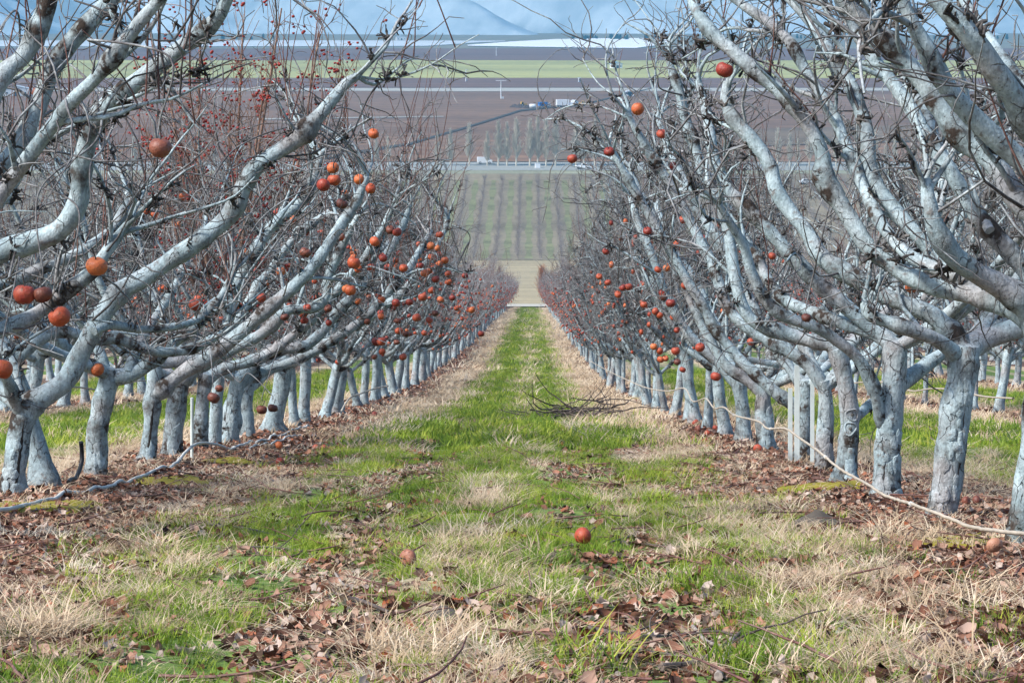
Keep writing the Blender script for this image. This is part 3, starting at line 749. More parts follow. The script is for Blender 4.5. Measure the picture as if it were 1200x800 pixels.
hero('apple tree with stout blotched trunk beside the thin pole, left row', 21.2, None,
     [(200, 549, 15), (202, 520, 13), (205, 490, 12), (209, 460, 12), (212, 440, 10)],
     [([(208, 452), (222, 436), (240, 424), (270, 411), (300, 397), (320, 382), (337, 366), (352, 361), (372, 358), (382, 346), (384, 328), (395, 302), (406, 278), (420, 250)], (10, 5), .3),
      ([(210, 445), (232, 420), (262, 395), (290, 355), (318, 315), (345, 280), (372, 258), (398, 240)], (8, 5), .8)],
     17, -1, [(415, 308, 16, 'o'), (411, 340, 14, 'o'), (439, 283, 13, 'o'), (263, 428, 9, 'o'), (245, 424, 9, 'o')], slen=1.7)
hero('apple trunk in shadowy gap just past the thin pole, left row', 22.9, None,
     [(234, 545, 11), (235, 510, 10), (236, 480, 9), (240, 450, 9), (243, 438, 8)],
     [([(240, 448), (258, 434), (290, 425), (320, 410), (352, 385), (385, 352), (420, 312), (445, 272), (462, 240)], (8, 5), .4),
      ([(241, 445), (262, 418), (280, 380), (300, 340), (330, 300)], (7, 4.5), 1.)],
     18, -1, [(307, 480, 13, 'b'), (320, 478, 12, 'b'), (447, 400, 12, 'r'), (448, 412, 9, 'o'), (446, 371, 9, 'o')], slen=1.7)
hero('apple tree with broad rough trunk and many orange fruits, left row', 25.0, None,
     [(265, 530, 15), (269, 505, 12.5), (273, 475, 11), (277, 455, 10), (280, 440, 8)],
     [([(277, 450), (290, 432), (306, 417), (332, 410), (360, 404), (376, 390), (400, 360), (430, 330), (452, 300), (470, 268), (480, 240)], (9, 5), .6),
      ([(278, 452), (300, 440), (340, 425), (385, 402), (430, 368), (466, 330), (490, 298), (505, 270)], (8, 4.5), 1.5)],
     19, -1, [(505, 288, 10, 'o'), (512, 291, 9, 'o'), (488, 301, 9, 'r'), (505, 301, 9, 'o'), (521, 305, 10, 'o'), (473, 314, 11, 'o'), (492, 311, 9, 'r'), (508, 312, 9, 'o'), (498, 320, 10, 'o'), (510, 327, 10, 'r'),
              (506, 340, 9, 'r'), (495, 348, 11, 'r'), (447, 351, 10, 'o'), (464, 355, 11, 'r'), (480, 354, 10, 'r'), (516, 351, 9, 'o'), (530, 349, 8, 'r'), (466, 376, 9, 'b'), (488, 372, 11, 'r')], slen=1.7)
hero('slim apple trunk with swollen foot, next after the rough fruiting tree, left row', 26.8, None,
     [(290, 523, 12), (290, 500, 9), (289, 475, 8.5), (289, 455, 8.5), (291, 442, 7)],
     [([(289, 455), (308, 442), (325, 427), (345, 415), (390, 398), (432, 372), (466, 345), (495, 312), (515, 280), (525, 255)], (8, 4.5), 1.2),
      ([(290, 450), (320, 420), (360, 380), (400, 340), (440, 300), (470, 265)], (7, 4), 1.5)],
     20, -1, [(510, 367, 9, 'b'), (503, 375, 9, 'r'), (535, 361, 7, 'o'), (553, 363, 9, 'o'), (467, 388, 9, 'r'), (475, 391, 9, 'b'), (497, 390, 8, 'o'), (441, 400, 12, 'r'), (465, 401, 8, 'b'), (472, 418, 10, 'r'), (439, 418, 8, 'b'), (564, 391, 8, 'r'), (545, 323, 8, 'r')], slen=1.7)

# ---- right row
hero('apple tree outside the right edge, its thick limbs filling the top right corner', 8.7, None,
     [(1345, 716, 34), (1345, 650, 29), (1348, 560, 27), (1352, 470, 28), (1354, 430, 22)],
     [([(1350, 440), (1300, 340), (1260, 290), (1225, 258), (1200, 236), (1187, 218), (1178, 200), (1158, 180), (1130, 161), (1102, 126), (1080, 95), (1058, 69), (1034, 45), (1006, 18), (985, -2), (965, -30)], (22, 9.5), .6),
      ([(1352, 430), (1310, 310), (1260, 245), (1215, 205), (1185, 180), (1150, 150), (1120, 120), (1100, 92), (1085, 60), (1070, 30), (1060, 4), (1056, -30)], (20, 9.5), .1),
      ([(1352, 425), (1320, 290), (1270, 225), (1225, 170), (1200, 138), (1180, 110), (1160, 82), (1144, 55), (1120, 25), (1095, 0), (1070, -30)], (22, 12), -.4),
      ([(1354, 425), (1320, 260), (1260, 180), (1200, 105), (1180, 80), (1163, 54), (1140, 18), (1120, -15)], (14, 7), .8)],
     31, 1, [], dens=.5)
hero('apple tree leaning out of frame at the right edge, its foot beside a fallen apple', 10.8, None,
     [(1188, 672, 17), (1192, 640, 15), (1200, 580, 15), (1212, 500, 16), (1222, 430, 17), (1226, 408, 14)],
     [([(1222, 425), (1212, 388), (1192, 366), (1160, 351), (1135, 342), (1096, 337), (1066, 325), (1042, 307), (1018, 290), (1002, 268), (985, 240), (966, 208), (963, 182), (945, 146), (918, 112), (882, 82), (860, 62), (836, 42), (820, 20), (811, 0), (805, -25)], (15, 8.5), .9),
      ([(1222, 420), (1206, 362), (1180, 338), (1146, 318), (1116, 297), (1096, 270), (1088, 240), (1085, 212)], (20, 9), -.2),
      ([(1222, 410), (1205, 372), (1190, 352), (1150, 342), (1120, 322), (1095, 299), (1070, 270), (1046, 243), (1026, 217), (1017, 190), (1017, 162), (1010, 130), (996, 96), (975, 65), (960, 36), (940, 14), (915, -10)], (13, 8), 1.2),
      ([(1224, 408), (1215, 345), (1197, 315), (1172, 285), (1150, 257), (1134, 229), (1114, 200), (1100, 182), (1084, 160), (1065, 126), (1045, 96), (1022, 66), (1005, 40), (990, 12), (975, -20)], (13, 7.5), .3),
      ([(1120, 325), (1077, 306), (1055, 290), (1036, 266), (1020, 238), (1006, 209), (992, 175), (979, 142), (962, 111), (942, 78), (925, 48), (897, 24), (861, 0), (840, -20)], (9, 6.5), 1.4),
      ([(1160, 270), (1120, 210), (1095, 160), (1077, 120), (1057, 87), (1040, 55), (1030, 20)], (7, 5), 1.6)],
     32, 1, [(849, 82, 21, 'r'), (945, 372, 12, 'b'), (1067, 337, 15, 'o'), (1160, 155, 12, 'b')], dens=.6)
hero('apple tree with a scaly knot under its fork, wide pale trunk on the right', 12.8, None,
     [(1101, 625, 23), (1104, 600, 20.5), (1110, 560, 19.5), (1118, 500, 19), (1125, 455, 19.5), (1129, 425, 20), (1131, 405, 16)],
     [([(1130, 418), (1142, 402), (1162, 391), (1200, 380), (1245, 366), (1290, 330)], (17, 13), .3),
      ([(1124, 420), (1110, 408), (1088, 394), (1057, 382), (1022, 370), (1013, 352)], (12.5, 7), -.3),
      ([(1130, 415), (1124, 400), (1110, 385), (1094, 370), (1067, 356), (1042, 345), (1020, 333), (988, 317), (961, 297), (945, 275), (927, 252), (911, 224), (902, 195), (880, 163), (860, 139), (851, 117), (853, 96)], (14, 8.5), .5),
      ([(1128, 420), (1150, 385), (1190, 330), (1230, 270)], (11, 8), .8)],
     33, 1, [(1085, 290, 10, 'o')], dens=.9)
hero('apple tree with scaly patch on its thick trunk, second full trunk on the right', 14.8, None,
     [(1037, 600, 21), (1038, 575, 18), (1041, 530, 16), (1044, 480, 15.5), (1048, 430, 15.5), (1050, 400, 15)],
     [([(1048, 408), (1036, 394), (1010, 374), (980, 348), (959, 332), (918, 292), (892, 262), (868, 237), (852, 218), (838, 190), (832, 156), (826, 126), (818, 96)], (12, 7), .6),
      ([(1040, 505), (1030, 490), (1021, 456), (1003, 420), (982, 400), (959, 383), (921, 368), (898, 351), (882, 322), (874, 290), (858, 262), (840, 235)], (9, 6), -.4),
      ([(1046, 405), (1010, 383), (960, 368), (925, 353), (903, 334), (885, 300), (868, 268), (845, 238)], (9.5, 6), 1.0),
      ([(1050, 455), (1062, 443), (1088, 424), (1110, 411), (1150, 392), (1200, 365), (1240, 320)], (11.5, 8), .5)],
     34, 1, [(905, 300, 10, 'r'), (771, 316, 9, 'r')])
hero('apple tree with two ringed scars on its trunk, third full trunk on the right', 16.8, None,
     [(991, 573, 16), (992, 550, 13.5), (995, 510, 12), (994, 470, 11.5), (988, 435, 11.5), (981, 408, 11)],
     [([(984, 418), (975, 405), (958, 401), (915, 390), (887, 378), (871, 356), (862, 316), (858, 286), (848, 250), (833, 218), (820, 190), (807, 155), (798, 118), (788, 86), (780, 60)], (11, 6), .3),
      ([(983, 415), (1010, 385), (1040, 350), (1060, 310), (1075, 265)], (8, 5), 1.),
      ([(996, 492), (1012, 480), (1032, 462), (1055, 450), (1085, 430)], (8, 6), .8)],
     35, 1, [(747, 128, 16, 'o'), (775, 157, 13, 'r'), (787, 195, 12, 'r')])
hero('slightly hidden apple trunk between ringed tree and wooden prop, right row', 18.4, None,
     [(966, 565, 13), (966, 540, 11), (967, 505, 10), (968, 470, 10), (964, 446, 10)],
     [([(966, 455), (946, 427), (915, 406), (890, 392), (866, 375), (850, 354), (838, 320), (822, 286), (806, 255), (790, 224), (770, 194), (752, 165), (735, 132)], (9.5, 5.5), .4),
      ([(966, 455), (950, 420), (930, 380), (905, 335), (880, 290), (850, 240), (820, 190), (800, 150)], (8, 5), 1.),
      ([(968, 452), (990, 420), (1015, 380), (1035, 330)], (7, 5), 1.)],
     36, 1, [(714, 178, 13, 'r'), (671, 186, 13, 'r'), (759, 271, 11, 'r'), (786, 355, 12, 'r')])
hero('apple tree behind the wooden prop, its long straight limb slanting to the alley', 20.4, None,
     [(941, 553, 12), (941, 525, 10), (942, 495, 9.5), (944, 465, 9), (944, 445, 8)],
     [([(943, 492), (927, 472), (905, 455), (880, 433), (860, 414), (840, 386), (812, 341), (792, 305), (770, 265), (747, 227), (726, 190), (715, 172)], (9, 5.5), .4),
      ([(944, 455), (925, 430), (895, 385), (868, 330), (845, 285), (815, 240), (790, 190), (770, 140)], (8, 5), 1.2),
      ([(944, 450), (965, 420), (985, 380), (1000, 330)], (7, 5), 1.)],
     37, 1, [(737, 336, 10, 'r'), (730, 337, 9, 'r'), (724, 345, 9, 'r'), (768, 365, 9, 'r'), (773, 369, 9, 'o'), (755, 357, 9, 'r'), (781, 314, 9, 'o'), (839, 441, 13, 'r')])
hero('rough flaking apple trunk with a hollow foot, nearest of the right row past the prop', 22.9, None,
     [(897, 538, 15), (896, 515, 11.5), (895, 490, 10.5), (895, 465, 10), (895, 450, 8)],
     [([(895, 462), (870, 442), (852, 427), (832, 398), (812, 360), (795, 320), (775, 275), (752, 230), (738, 195)], (8, 4.5), .4),
      ([(896, 460), (905, 425), (895, 385), (875, 340), (850, 300), (825, 262), (800, 215)], (7.5, 4.5), 1.),
      ([(940, 428), (915, 426), (890, 423), (866, 419), (850, 402), (835, 375)], (5, 4), .0)],
     38, 1, [(820, 407, 12, 'r'), (792, 411, 11, 'r'), (766, 406, 9, 'o'), (773, 411, 9, 'o'), (774, 421, 9, 'o'), (780, 420, 8, 'o'), (794, 424, 9, 'b')])
hero('two-toned apple trunk with moss at its foot, right row near the kinked hose', 25.2, None,
     [(871, 525, 12), (871, 500, 10), (870, 475, 9), (866, 455, 9), (862, 440, 8)],
     [([(866, 452), (845, 432), (822, 408), (800, 380), (780, 345), (765, 305), (748, 262), (738, 225)], (8, 4.5), .5),
      ([(867, 450), (850, 415), (835, 370), (812, 325), (785, 285), (768, 240)], (7, 4.5), 1.2)],
     39, 1, [(800, 433, 8, 'r'), (712, 331, 8, 'r'), (702, 324, 8, 'o')])

def skin_of(word):
    lab, root, trunk, d = [h for h in HERO if word in h[0]][0]; return Skin(root, trunk, d)
bpy.context.view_layer.update()
k_ = skin_of('scaly knot'); bark_plates(k_, 1125, 457, 9, 9, 9, 21); bark_plates(k_, 1116, 520, 13, 60, 16, 1); bark_plates(k_, 1104, 590, 14, 20, 6, 2); split(k_, [(1127, 475), (1124, 530), (1117, 585)], 1.3)
k_ = skin_of('scaly patch'); bark_plates(k_, 1040, 522, 13, 26, 12, 3); bark_plates(k_, 1038, 575, 14, 14, 7, 4); split(k_, [(1033, 520), (1034, 555), (1030, 585)], 1.0)
k_ = skin_of('two ringed scars'); ring_scar(k_, 997, 484, 6, rings=(1.,)); ring_scar(k_, 995, 500, 6.5, rings=(1.,)); bark_plates(k_, 992, 545, 9, 16, 8, 5)
k_ = skin_of('long dark split'); split(k_, [(181, 470), (178, 505), (173, 540)], 1.8); bark_plates(k_, 175, 535, 7, 10, 3, 6)
k_ = skin_of('twisted grey'); split(k_, [(31, 490), (27, 520), (22, 560), (18, 582)], 1.8); bark_plates(k_, 18, 545, 9, 30, 9, 7)
k_ = skin_of('smooth pale'); bark_plates(k_, 112, 545, 9, 14, 7, 8)
k_ = skin_of('stout blotched'); bark_plates(k_, 203, 515, 8, 25, 9, 9)
k_ = skin_of('rough flaking'); bark_plates(k_, 896, 500, 7, 28, 12, 10)
k_ = skin_of('broad rough'); bark_plates(k_, 270, 495, 8, 25, 9, 11)
k_ = skin_of('fallen apple'); bark_plates(k_, 1192, 640, 10, 25, 6, 12)
k_ = skin_of('slightly hidden'); bark_plates(k_, 966, 510, 7, 30, 8, 13)

# ---- the other trees of the orchard: copies of generic trees
def make_generic(seed, lod):
    g = np.random.default_rng(seed); tk, tr, main = scaffold(g)
    near = lod == 0; root_parts = {}
    tl = spline(tk, tr, .05 if near else .14); a = Acc(); tubes(a, tl[0][None], tl[1][None], 12 if near else 7, False, lump=(.08 + .22 * np.clip(1 - np.arange(len(tl[1])) / 6., 0, 1)) if near else .06, seed=seed, knot=np.clip(1 - np.arange(len(tl[1])) / (5. if near else 2.), 0, 1) * .7)
    lines = []
    for pts, rad in main:
        wp, rr = spline(pts, rad, .06 if near else .2)
        K = len(rr); rr = rr * (1 - .35 * np.clip((np.arange(K) - K * .8) / (K * .2), 0, 1)); wob = 1 + .07 * np.sin(np.arange(K) * .9 + seed); knot = np.zeros(K)
        for _ in range(5):
            b_ = np.exp(-((np.arange(K) - g.integers(1, K)) / 1.1) ** 2); wob = wob + b_ * .22; knot = np.maximum(knot, b_ * .8)
        lines.append((wp, rr))
        tubes(a, wp[None], (rr * wob)[None], 9 if near else 5, near, lump=.07 if near else 0, seed=seed, knot=knot)
    root_parts['trunk'] = a.mesh('apple_trunk', M['trunk'])
    sec = secondaries(lines, g, 3.4 if near else 2.6, 4 if near else 3); b = Acc()
    for wp, rr in sec: 
        if not near: wp, rr = wp[::2], rr[::2]
        if len(wp) > 1: tubes(b, wp[None], rr[None], 5 if near else 4)
    if near: sa, ta, tips = clothe(lines + sec, g, dens=.88, tw=1.1, sides=3, shoots=.45, second=1.6, spurs=1.0, slen=1.0)
    else: sa, ta, tips = clothe(lines + sec, g, dens=.6, tw=1.3, sides=3, shoots=.5, second=.9, spurs=.0, slen=1.0)
    c = Acc(); k = 0
    for acc_, m in ((b, 0), (sa, 1), (ta, 2)):
        if not acc_.v: continue
        v = np.concatenate(acc_.v); mq = np.concatenate(acc_.mq) if acc_.mq else np.zeros(0, int); mt = np.concatenate(acc_.mt) if acc_.mt else np.zeros(0, int)
        q = np.concatenate(acc_.q) if acc_.q else np.zeros((0, 4), int); t = np.concatenate(acc_.t) if acc_.t else np.zeros((0, 3), int)
        base = c.n; c.v.append(v); c.n += len(v)
        if len(q): c.q.append(q + base); c.mq.append(mq + m)
        if len(t): c.t.append(t + base); c.mt.append(mt + m)
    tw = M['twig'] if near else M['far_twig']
    root_parts['crown'] = c.mesh('apple_crown', [M['bark'], M['spur'], tw, M['shoot']])
    low = tips[(tips[:, 2] > .9) & (tips[:, 2] < 2.6)]
    root_parts['tips'] = low[g.permutation(len(low))] if len(low) else tips
    if not near:
        f = Acc(); base = apple_mesh('x', None, seed=seed, nu=6, nv=4)
        bv = np.concatenate(base.v); bq = np.concatenate(base.q)
        low2 = tips[(tips[:, 2] > .95) & (tips[:, 2] < 2.7)]; low2 = low2[g.permutation(len(low2))]
        for p in low2[:75]:
            f.add(bv * .045 + p - np.array([0, 0, .05]), bq, mat=int(g.random() < .4))
        root_parts['fruit'] = f.mesh('apple_fruit', [M['apple_red'], M['apple_orange']])
    return root_parts
NEARV = [make_generic(100 + i, 0) for i in range(8)]
FARV = [make_generic(200 + i, 1) for i in range(8)]
def row_tree(x, y, far, label, group, i, apples=0):
    V = (FARV if far else NEARV); parts = V[rng.integers(0, len(V))]
    x = x + rng.normal(0, .06); loc = (x, y, float(ground(x, y)))
    root = empty('apple_tree', loc, label, 'tree', group)
    flip = rng.random() < .5; root.rotation_euler = (0, 0, (math.pi if flip else 0) + rng.normal(0, .22)); s = rng.uniform(.86, 1.1) * (rng.uniform(.62, .8) if rng.random() < .07 else 1); root.scale = (s, s, s * rng.uniform(.95, 1.06)); root.scale[0] *= .74 if x > 0 else .95; root.scale[2] *= 1.12 if y > 110 else 1.0
    link('trunk', parts['trunk'], root); tag(link('crown', parts['crown'], root), kind='stuff')
    if 'fruit' in parts and apples: tag(link('fruit', parts['fruit'], root), kind='stuff')
    elif apples:
        tp = parts['tips']
        for k in range(apples):
            o = link('apple', AP[random.choice('oorrrb')][k % 2], root); r = rng.uniform(.036, .046)
            o.location = tp[(k * 3) % len(tp)] - np.array([0, 0, r * .9]); o.scale = (r,) * 3; o.rotation_euler = tuple(rng.uniform(0, 6.28, 3) * np.array([.1, .1, 1]))
    return root
for side, start, nm in ((-1, 28.6, 'left'), (1, 27.5, 'right')):
    y = start; k = 0; ORD = ('first', 'second', 'third', 'fourth', 'fifth', 'sixth'); anchor = 'slim swollen-footed trunk' if nm == 'left' else 'two-toned mossy trunk'
    while y < 301:
        far = y > 62
        if y < 62:
            row_tree(side * ROW, y, False, ('%s apple tree beyond the %s, %s row' % (ORD[k], anchor, nm)) if k < 6 else 'bare pale apple tree midway down the %s row' % nm, 'apple trees partway down the %s row' % nm, k, int(rng.integers(26, 44)) if nm == 'left' else int(rng.integers(20, 32)))
        else:
            row_tree(side * ROW, y, True, 'small distant apple tree near the lower end of the %s row' % nm, 'distant apple trees of the %s row' % nm, k, 1)
        y += 2.3 * rng.uniform(.93, 1.07); k += 1
n2 = 0
for side, nm in ((-1, 'left'), (1, 'right')):
    for j in range(21):
        y = 33.5 + j * 2.4 + rng.normal(0, .1)
        row_tree(side * (ROW + PITCHROW), y, y > 50, 'apple tree of the next row, seen behind the %s row' % nm, 'apple trees of the next row on the %s' % nm, j, 1 if y > 50 else 5)
# the rows farther over and the rest of the slope read as one mass
pts = []
for side in (-1, 1):
    for r in range(1, 12):
        x = side * (ROW + PITCHROW * r); y0 = max(abs(x) / .24, 84.5 if r == 1 else 0)
        for y in np.arange(y0 + (r % 2), 301, 2.4): pts.append((x + rng.normal(0, .08), y + rng.normal(0, .12)))
pts = np.array(pts); n = len(pts)
rot = np.zeros((n, 3)); rot[:, 2] = rng.choice([0, math.pi], n) + rng.normal(0, .2, n)
def fuse(parts, nm):
    a = Acc(); mats = []
    for key in ('trunk', 'crown', 'fruit'):
        me = parts[key]; nv = len(me.vertices); v = np.empty(nv * 3, np.float32); me.vertices.foreach_get('co', v)
        off = len(mats); mats += list(me.materials); q, t, mq, mt = [], [], [], []
        for p in me.polygons:
            vv = tuple(p.vertices)
            if len(vv) == 4: q.append(vv); mq.append(p.material_index + off)
            else: t.append(vv); mt.append(p.material_index + off)
        b = a.n; a.v.append(v.reshape(-1, 3)); a.n += nv
        if q: a.q.append(np.array(q) + b); a.mq.append(np.array(mq))
        if t: a.t.append(np.array(t) + b); a.mt.append(np.array(mt))
    return a.mesh(nm, mats)
FUSED = [fuse(p, 'orchard_tree%d' % i) for i, p in enumerate(FARV[:4])]
scatter('orchard_trees', np.column_stack([pts, ground(pts[:, 0], pts[:, 1])]), rot, rng.uniform(.88, 1.08, n), rng.integers(0, 4, n), FUSED, 'mass of further apple rows filling the slope on both sides')

# ---- crab apple among the left row: thin tan shoots hung with small dark red fruit
def crab_tree():
    g = np.random.default_rng(77); d = 23.9; base = P(250, 536, d); base[2] = float(ground(base[0], base[1]))
    root = empty('crabapple_tree', base, 'crab apple with clouds of tiny dark red berries behind the left front limbs', 'tree')
    a = Acc(); tr = [(250, 540, 9), (252, 500, 8), (256, 450, 7.5), (262, 410, 6)]
    tl = spline([P(x, y, d) for x, y, r in tr], [r * d / F for x, y, r in tr], .05); tubes(a, tl[0][None] - base, tl[1][None], 10, True, lump=.08)
    link('trunk', a.mesh('trunk', M['bark']), root); lines = []
    ends = [(190, 60, .5), (235, 20, -.4), (285, 30, .9), (330, 10, .2), (375, 40, .7), (400, 90, .3), (215, 120, 1.), (310, 100, -.5), (355, 150, .6), (270, 130, .4), (175, 170, .2), (330, 205, 1.)]
    b = Acc()
    for x, y, z in ends:
        q0 = P(261, 412, d); q2 = P(x, y, d + z); q1 = q0 * .5 + q2 * .5 + np.array([(q2[0] - q0[0]) * .12, 0, -.15]) + g.normal(0, .07, 3)
        wp, rr = spline([q0, q1, q2], [.032, .02, .009], .07); lines.append((wp, rr)); tubes(b, wp[None] - base, rr[None], 6, True, lump=.05)
    link('limbs', b.mesh('limbs', M['crab']), root)
    sa, ta, tips = clothe(lines, g, dens=1.5, tw=.9, sides=3, shoots=1.2, second=2.0, spurs=.3)
    ta.v = [v - base.astype(np.float32) for v in ta.v]; tag(link('twigs', ta.mesh('twigs', [M['crab'], M['crab']]), root), kind='stuff')
    f = Acc(); bs = apple_mesh('x', None, nu=6, nv=4); bv = np.concatenate(bs.v); bq = np.concatenate(bs.q)
    tp = tips[g.permutation(len(tips))[:620]]
    for p in tp:
        for k in range(g.integers(1, 6)):
            f.add(bv * g.uniform(.011, .019) + p + g.normal(0, .03, 3) - np.array([0, 0, .03]) - base, bq)
    tag(link('berries', f.mesh('berries', M['berry']), root), kind='stuff')
M['crab'] = twig_material('crab_bark', (.16, .09, .065), (.25, .15, .11), (.34, .24, .19))
crab_tree()

# ================================================================== GROUND COVER
def tuft(n, h, w, spread, lean, g, mat, nm, seg=3, flat=.0):
    a = Acc()
    for k in range(n):
        az = g.uniform(0, 6.283); r = spread * math.sqrt(g.random()); b = np.array([math.cos(az) * r, math.sin(az) * r, -.012])
        az2 = az + g.normal(0, 1.0); out = np.array([math.cos(az2), math.sin(az2), 0]); hh = h * g.uniform(.5, 1.15); ln = lean * g.uniform(.3, 1.6)
        side = np.array([-out[1], out[0], 0]) * w * g.uniform(.7, 1.2); V = []
        for s in range(seg + 1):
            t = s / seg; c = b + np.array([0, 0, hh * (t - flat * t * t)]) + out * hh * ln * t ** 1.8
            ww = side * (1 - t ** 1.5) + side * .06
            V += [c - ww, c + ww]
        a.add(V, [(2 * s, 2 * s + 1, 2 * s + 3, 2 * s + 2) for s in range(seg)])
    return a.mesh(nm, mat)
gg = np.random.default_rng(5)
GREEN = [tuft(30, gg.uniform(.035, .065), .0022, .06, .9, gg, M['green'], 'green_tuft%d' % i) for i in range(7)]
GREENF = [tuft(30, .065, .006, .14, .9, gg, M['green'], 'green_tuft_wide%d' % i, 2) for i in range(4)]
STRAW = [tuft(36, gg.uniform(.05, .11), .0018, .06, 1.5, gg, M['straw'], 'straw_tuft%d' % i, 4, .35) for i in range(7)]
STRAWF = [tuft(30, .085, .005, .14, 1.3, gg, M['straw'], 'straw_tuft_wide%d' % i, 2, .3) for i in range(4)]
THATCH = [tuft(22, .035, .0020, .09, 3.2, gg, M['straw'], 'thatch%d' % i, 3, .6) for i in range(5)]
def leaf_material():
    t = NT('fallen_leaf'); r = t.rand()
    c = t.ramp(r, [(.0, (.035, .015, .010)), (.2, (.095, .04, .024)), (.38, (.18, .075, .045)), (.55, (.27, .135, .088)), (.72, (.38, .26, .20)), (.84, (.30, .085, .032)), (.9, (.42, .31, .25)), (1.0, (.47, .38, .33))])
    v = t.noise(t.coord(), 40, 3); c = t.mix(t.ss(v, .45, .7), c, t.mix(1.0, c, (.6, .55, .5), 'MULTIPLY'))
    t.col(c); t.b.inputs['Roughness'].default_value = .7; t.translucent(c, .2); return t.m
M['leaf'] = leaf_material()
def leaf(g, nm):
    a = Acc(); L = g.uniform(.016, .030); W = L * g.uniform(.5, .75); cu = g.uniform(-30, 45); cl = g.uniform(-18, 26); tw = g.normal(0, .5); V = []
    for i in range(5):
        t = i / 4 * 2 - 1; w = W * (1 - t * t) ** .6 * (1 + .25 * -t) + .0012
        for s in (-1, 0, 1):
            x = t * L; y = s * w; z = cu * y * y + cl * x * x + tw * x * y * 12 + .004 * g.normal()
            V.append((x, y, z))
    Q = [(i * 3 + j, i * 3 + j + 1, i * 3 + j + 4, i * 3 + j + 3) for i in range(4) for j in range(2)]
    a.add(V, Q); return a.mesh(nm, M['leaf'])
LEAF = [leaf(gg, 'leaf%d' % i) for i in range(14)]

def candidates(y0, y1, dens, xmin, xmax):
    """points spread over the part of the slope in or near view"""
    n = int((y1 - y0) * (xmax - xmin) * dens); x = rng.uniform(xmin, xmax, n); y = rng.uniform(y0, y1, n)
    k = np.abs(x - CX + .008 * y) < .225 * y + .5; return x[k], y[k]
def sst(v, a, b): t = np.clip((v - a) / (b - a), 0, 1); return t * t * (3 - 2 * t)
def zones(x, y):
    """chance of green grass, straw and leaf litter at a place"""
    w = (fbm(x * .7, y * .22, 50) - .5) * 1.3; p1 = fbm(x * 2.3, y * .42, 60); p2 = fbm(x * 2.1, y * .38, 70); p3 = fbm(x * 2.8, y * .5, 90); p4 = fbm(x * 5.5, y * 1.5, 110)
    near = sst(46 - y, 0, 22); inn = np.abs(x) < 2.75; xx = x + w * .55
    g_far = sst(xx, -1.25, -.7) * (1 - sst(xx, 1.15, 1.7)) * (1 - .9 * np.exp(-((xx - .30) / .22) ** 2) * sst(p2, .34, .5))
    g_near = sst(xx, -1.85, -1.05) * (1 - sst(xx, 1.5, 2.4)) * sst(p1, .36, .47) * sst(p4, .27, .42)
    g_in = g_far * (1 - near) + near * np.clip(.85 * g_near + .4 * g_far * sst(p1, .34, .45), 0, 1)
    strip = .85 * np.exp(-((xx - .30) / .26) ** 2); s_far = strip * sst(p2, .36, .5) + sst(xx, 1.0, 1.5) * (1 - sst(xx, 2.2, 2.6)) * .8 + .9 * np.exp(-((xx + 1.45) / .5) ** 2)
    s_near = strip * sst(p2, .40, .50) + sst(xx, .9, 1.4) * (1 - sst(xx, 1.9, 2.35)) * (.08 + .92 * sst(p2, .44, .56)) + .7 * np.exp(-((xx + 1.2) / .4) ** 2) * sst(p2, .49, .58) + .18 * sst(p3, .56, .64)
    s_in = s_far * (1 - near) + near * .75 * s_near * (1 - .5 * (1 - sst(p4, .38, .52)))
    trk = (np.exp(-((x - .92) / .24) ** 2) * sst(p3, .37, .48) + np.exp(-((x + .45) / .24) ** 2) * sst(p3, .39, .50)) * near
    trk = trk + sst(9.4 - y, 0, 1.4) * sst(p3, .46, .58) * .5
    l_in = (1 - sst(xx, -1.5, -1.0)) * .95 + sst(xx, 1.2, 1.9) * .95 + trk * 1.6 + near * .12
    g_in = g_in * (1 - .93 * np.clip(trk * 1.3, 0, 1)); s_in = s_in * (1 - .7 * np.clip(trk, 0, 1))
    dr = rowdist(x) + w * .5
    g_o = sst(dr, .9, 1.5) * (.3 + .7 * sst(p1, .38, .5)); s_o = np.exp(-((dr - 1.1) / .35) ** 2) * .6 + .3 * sst(p2, .5, .62); l_o = 1 - sst(dr, .8, 1.4)
    return np.where(inn, g_in, g_o), np.where(inn, s_in, s_o), np.clip(np.where(inn, l_in, l_o) + .06, 0, 1)
def place(prob, x, y, zoff=0.):
    k = rng.random(len(x)) < prob; x, y = x[k], y[k]; return np.column_stack([x, y, ground(x, y) + zoff])
def spin(n, tilt=.12):
    r = rng.normal(0, tilt, (n, 3)); r[:, 2] = rng.uniform(0, 6.283, n); return r

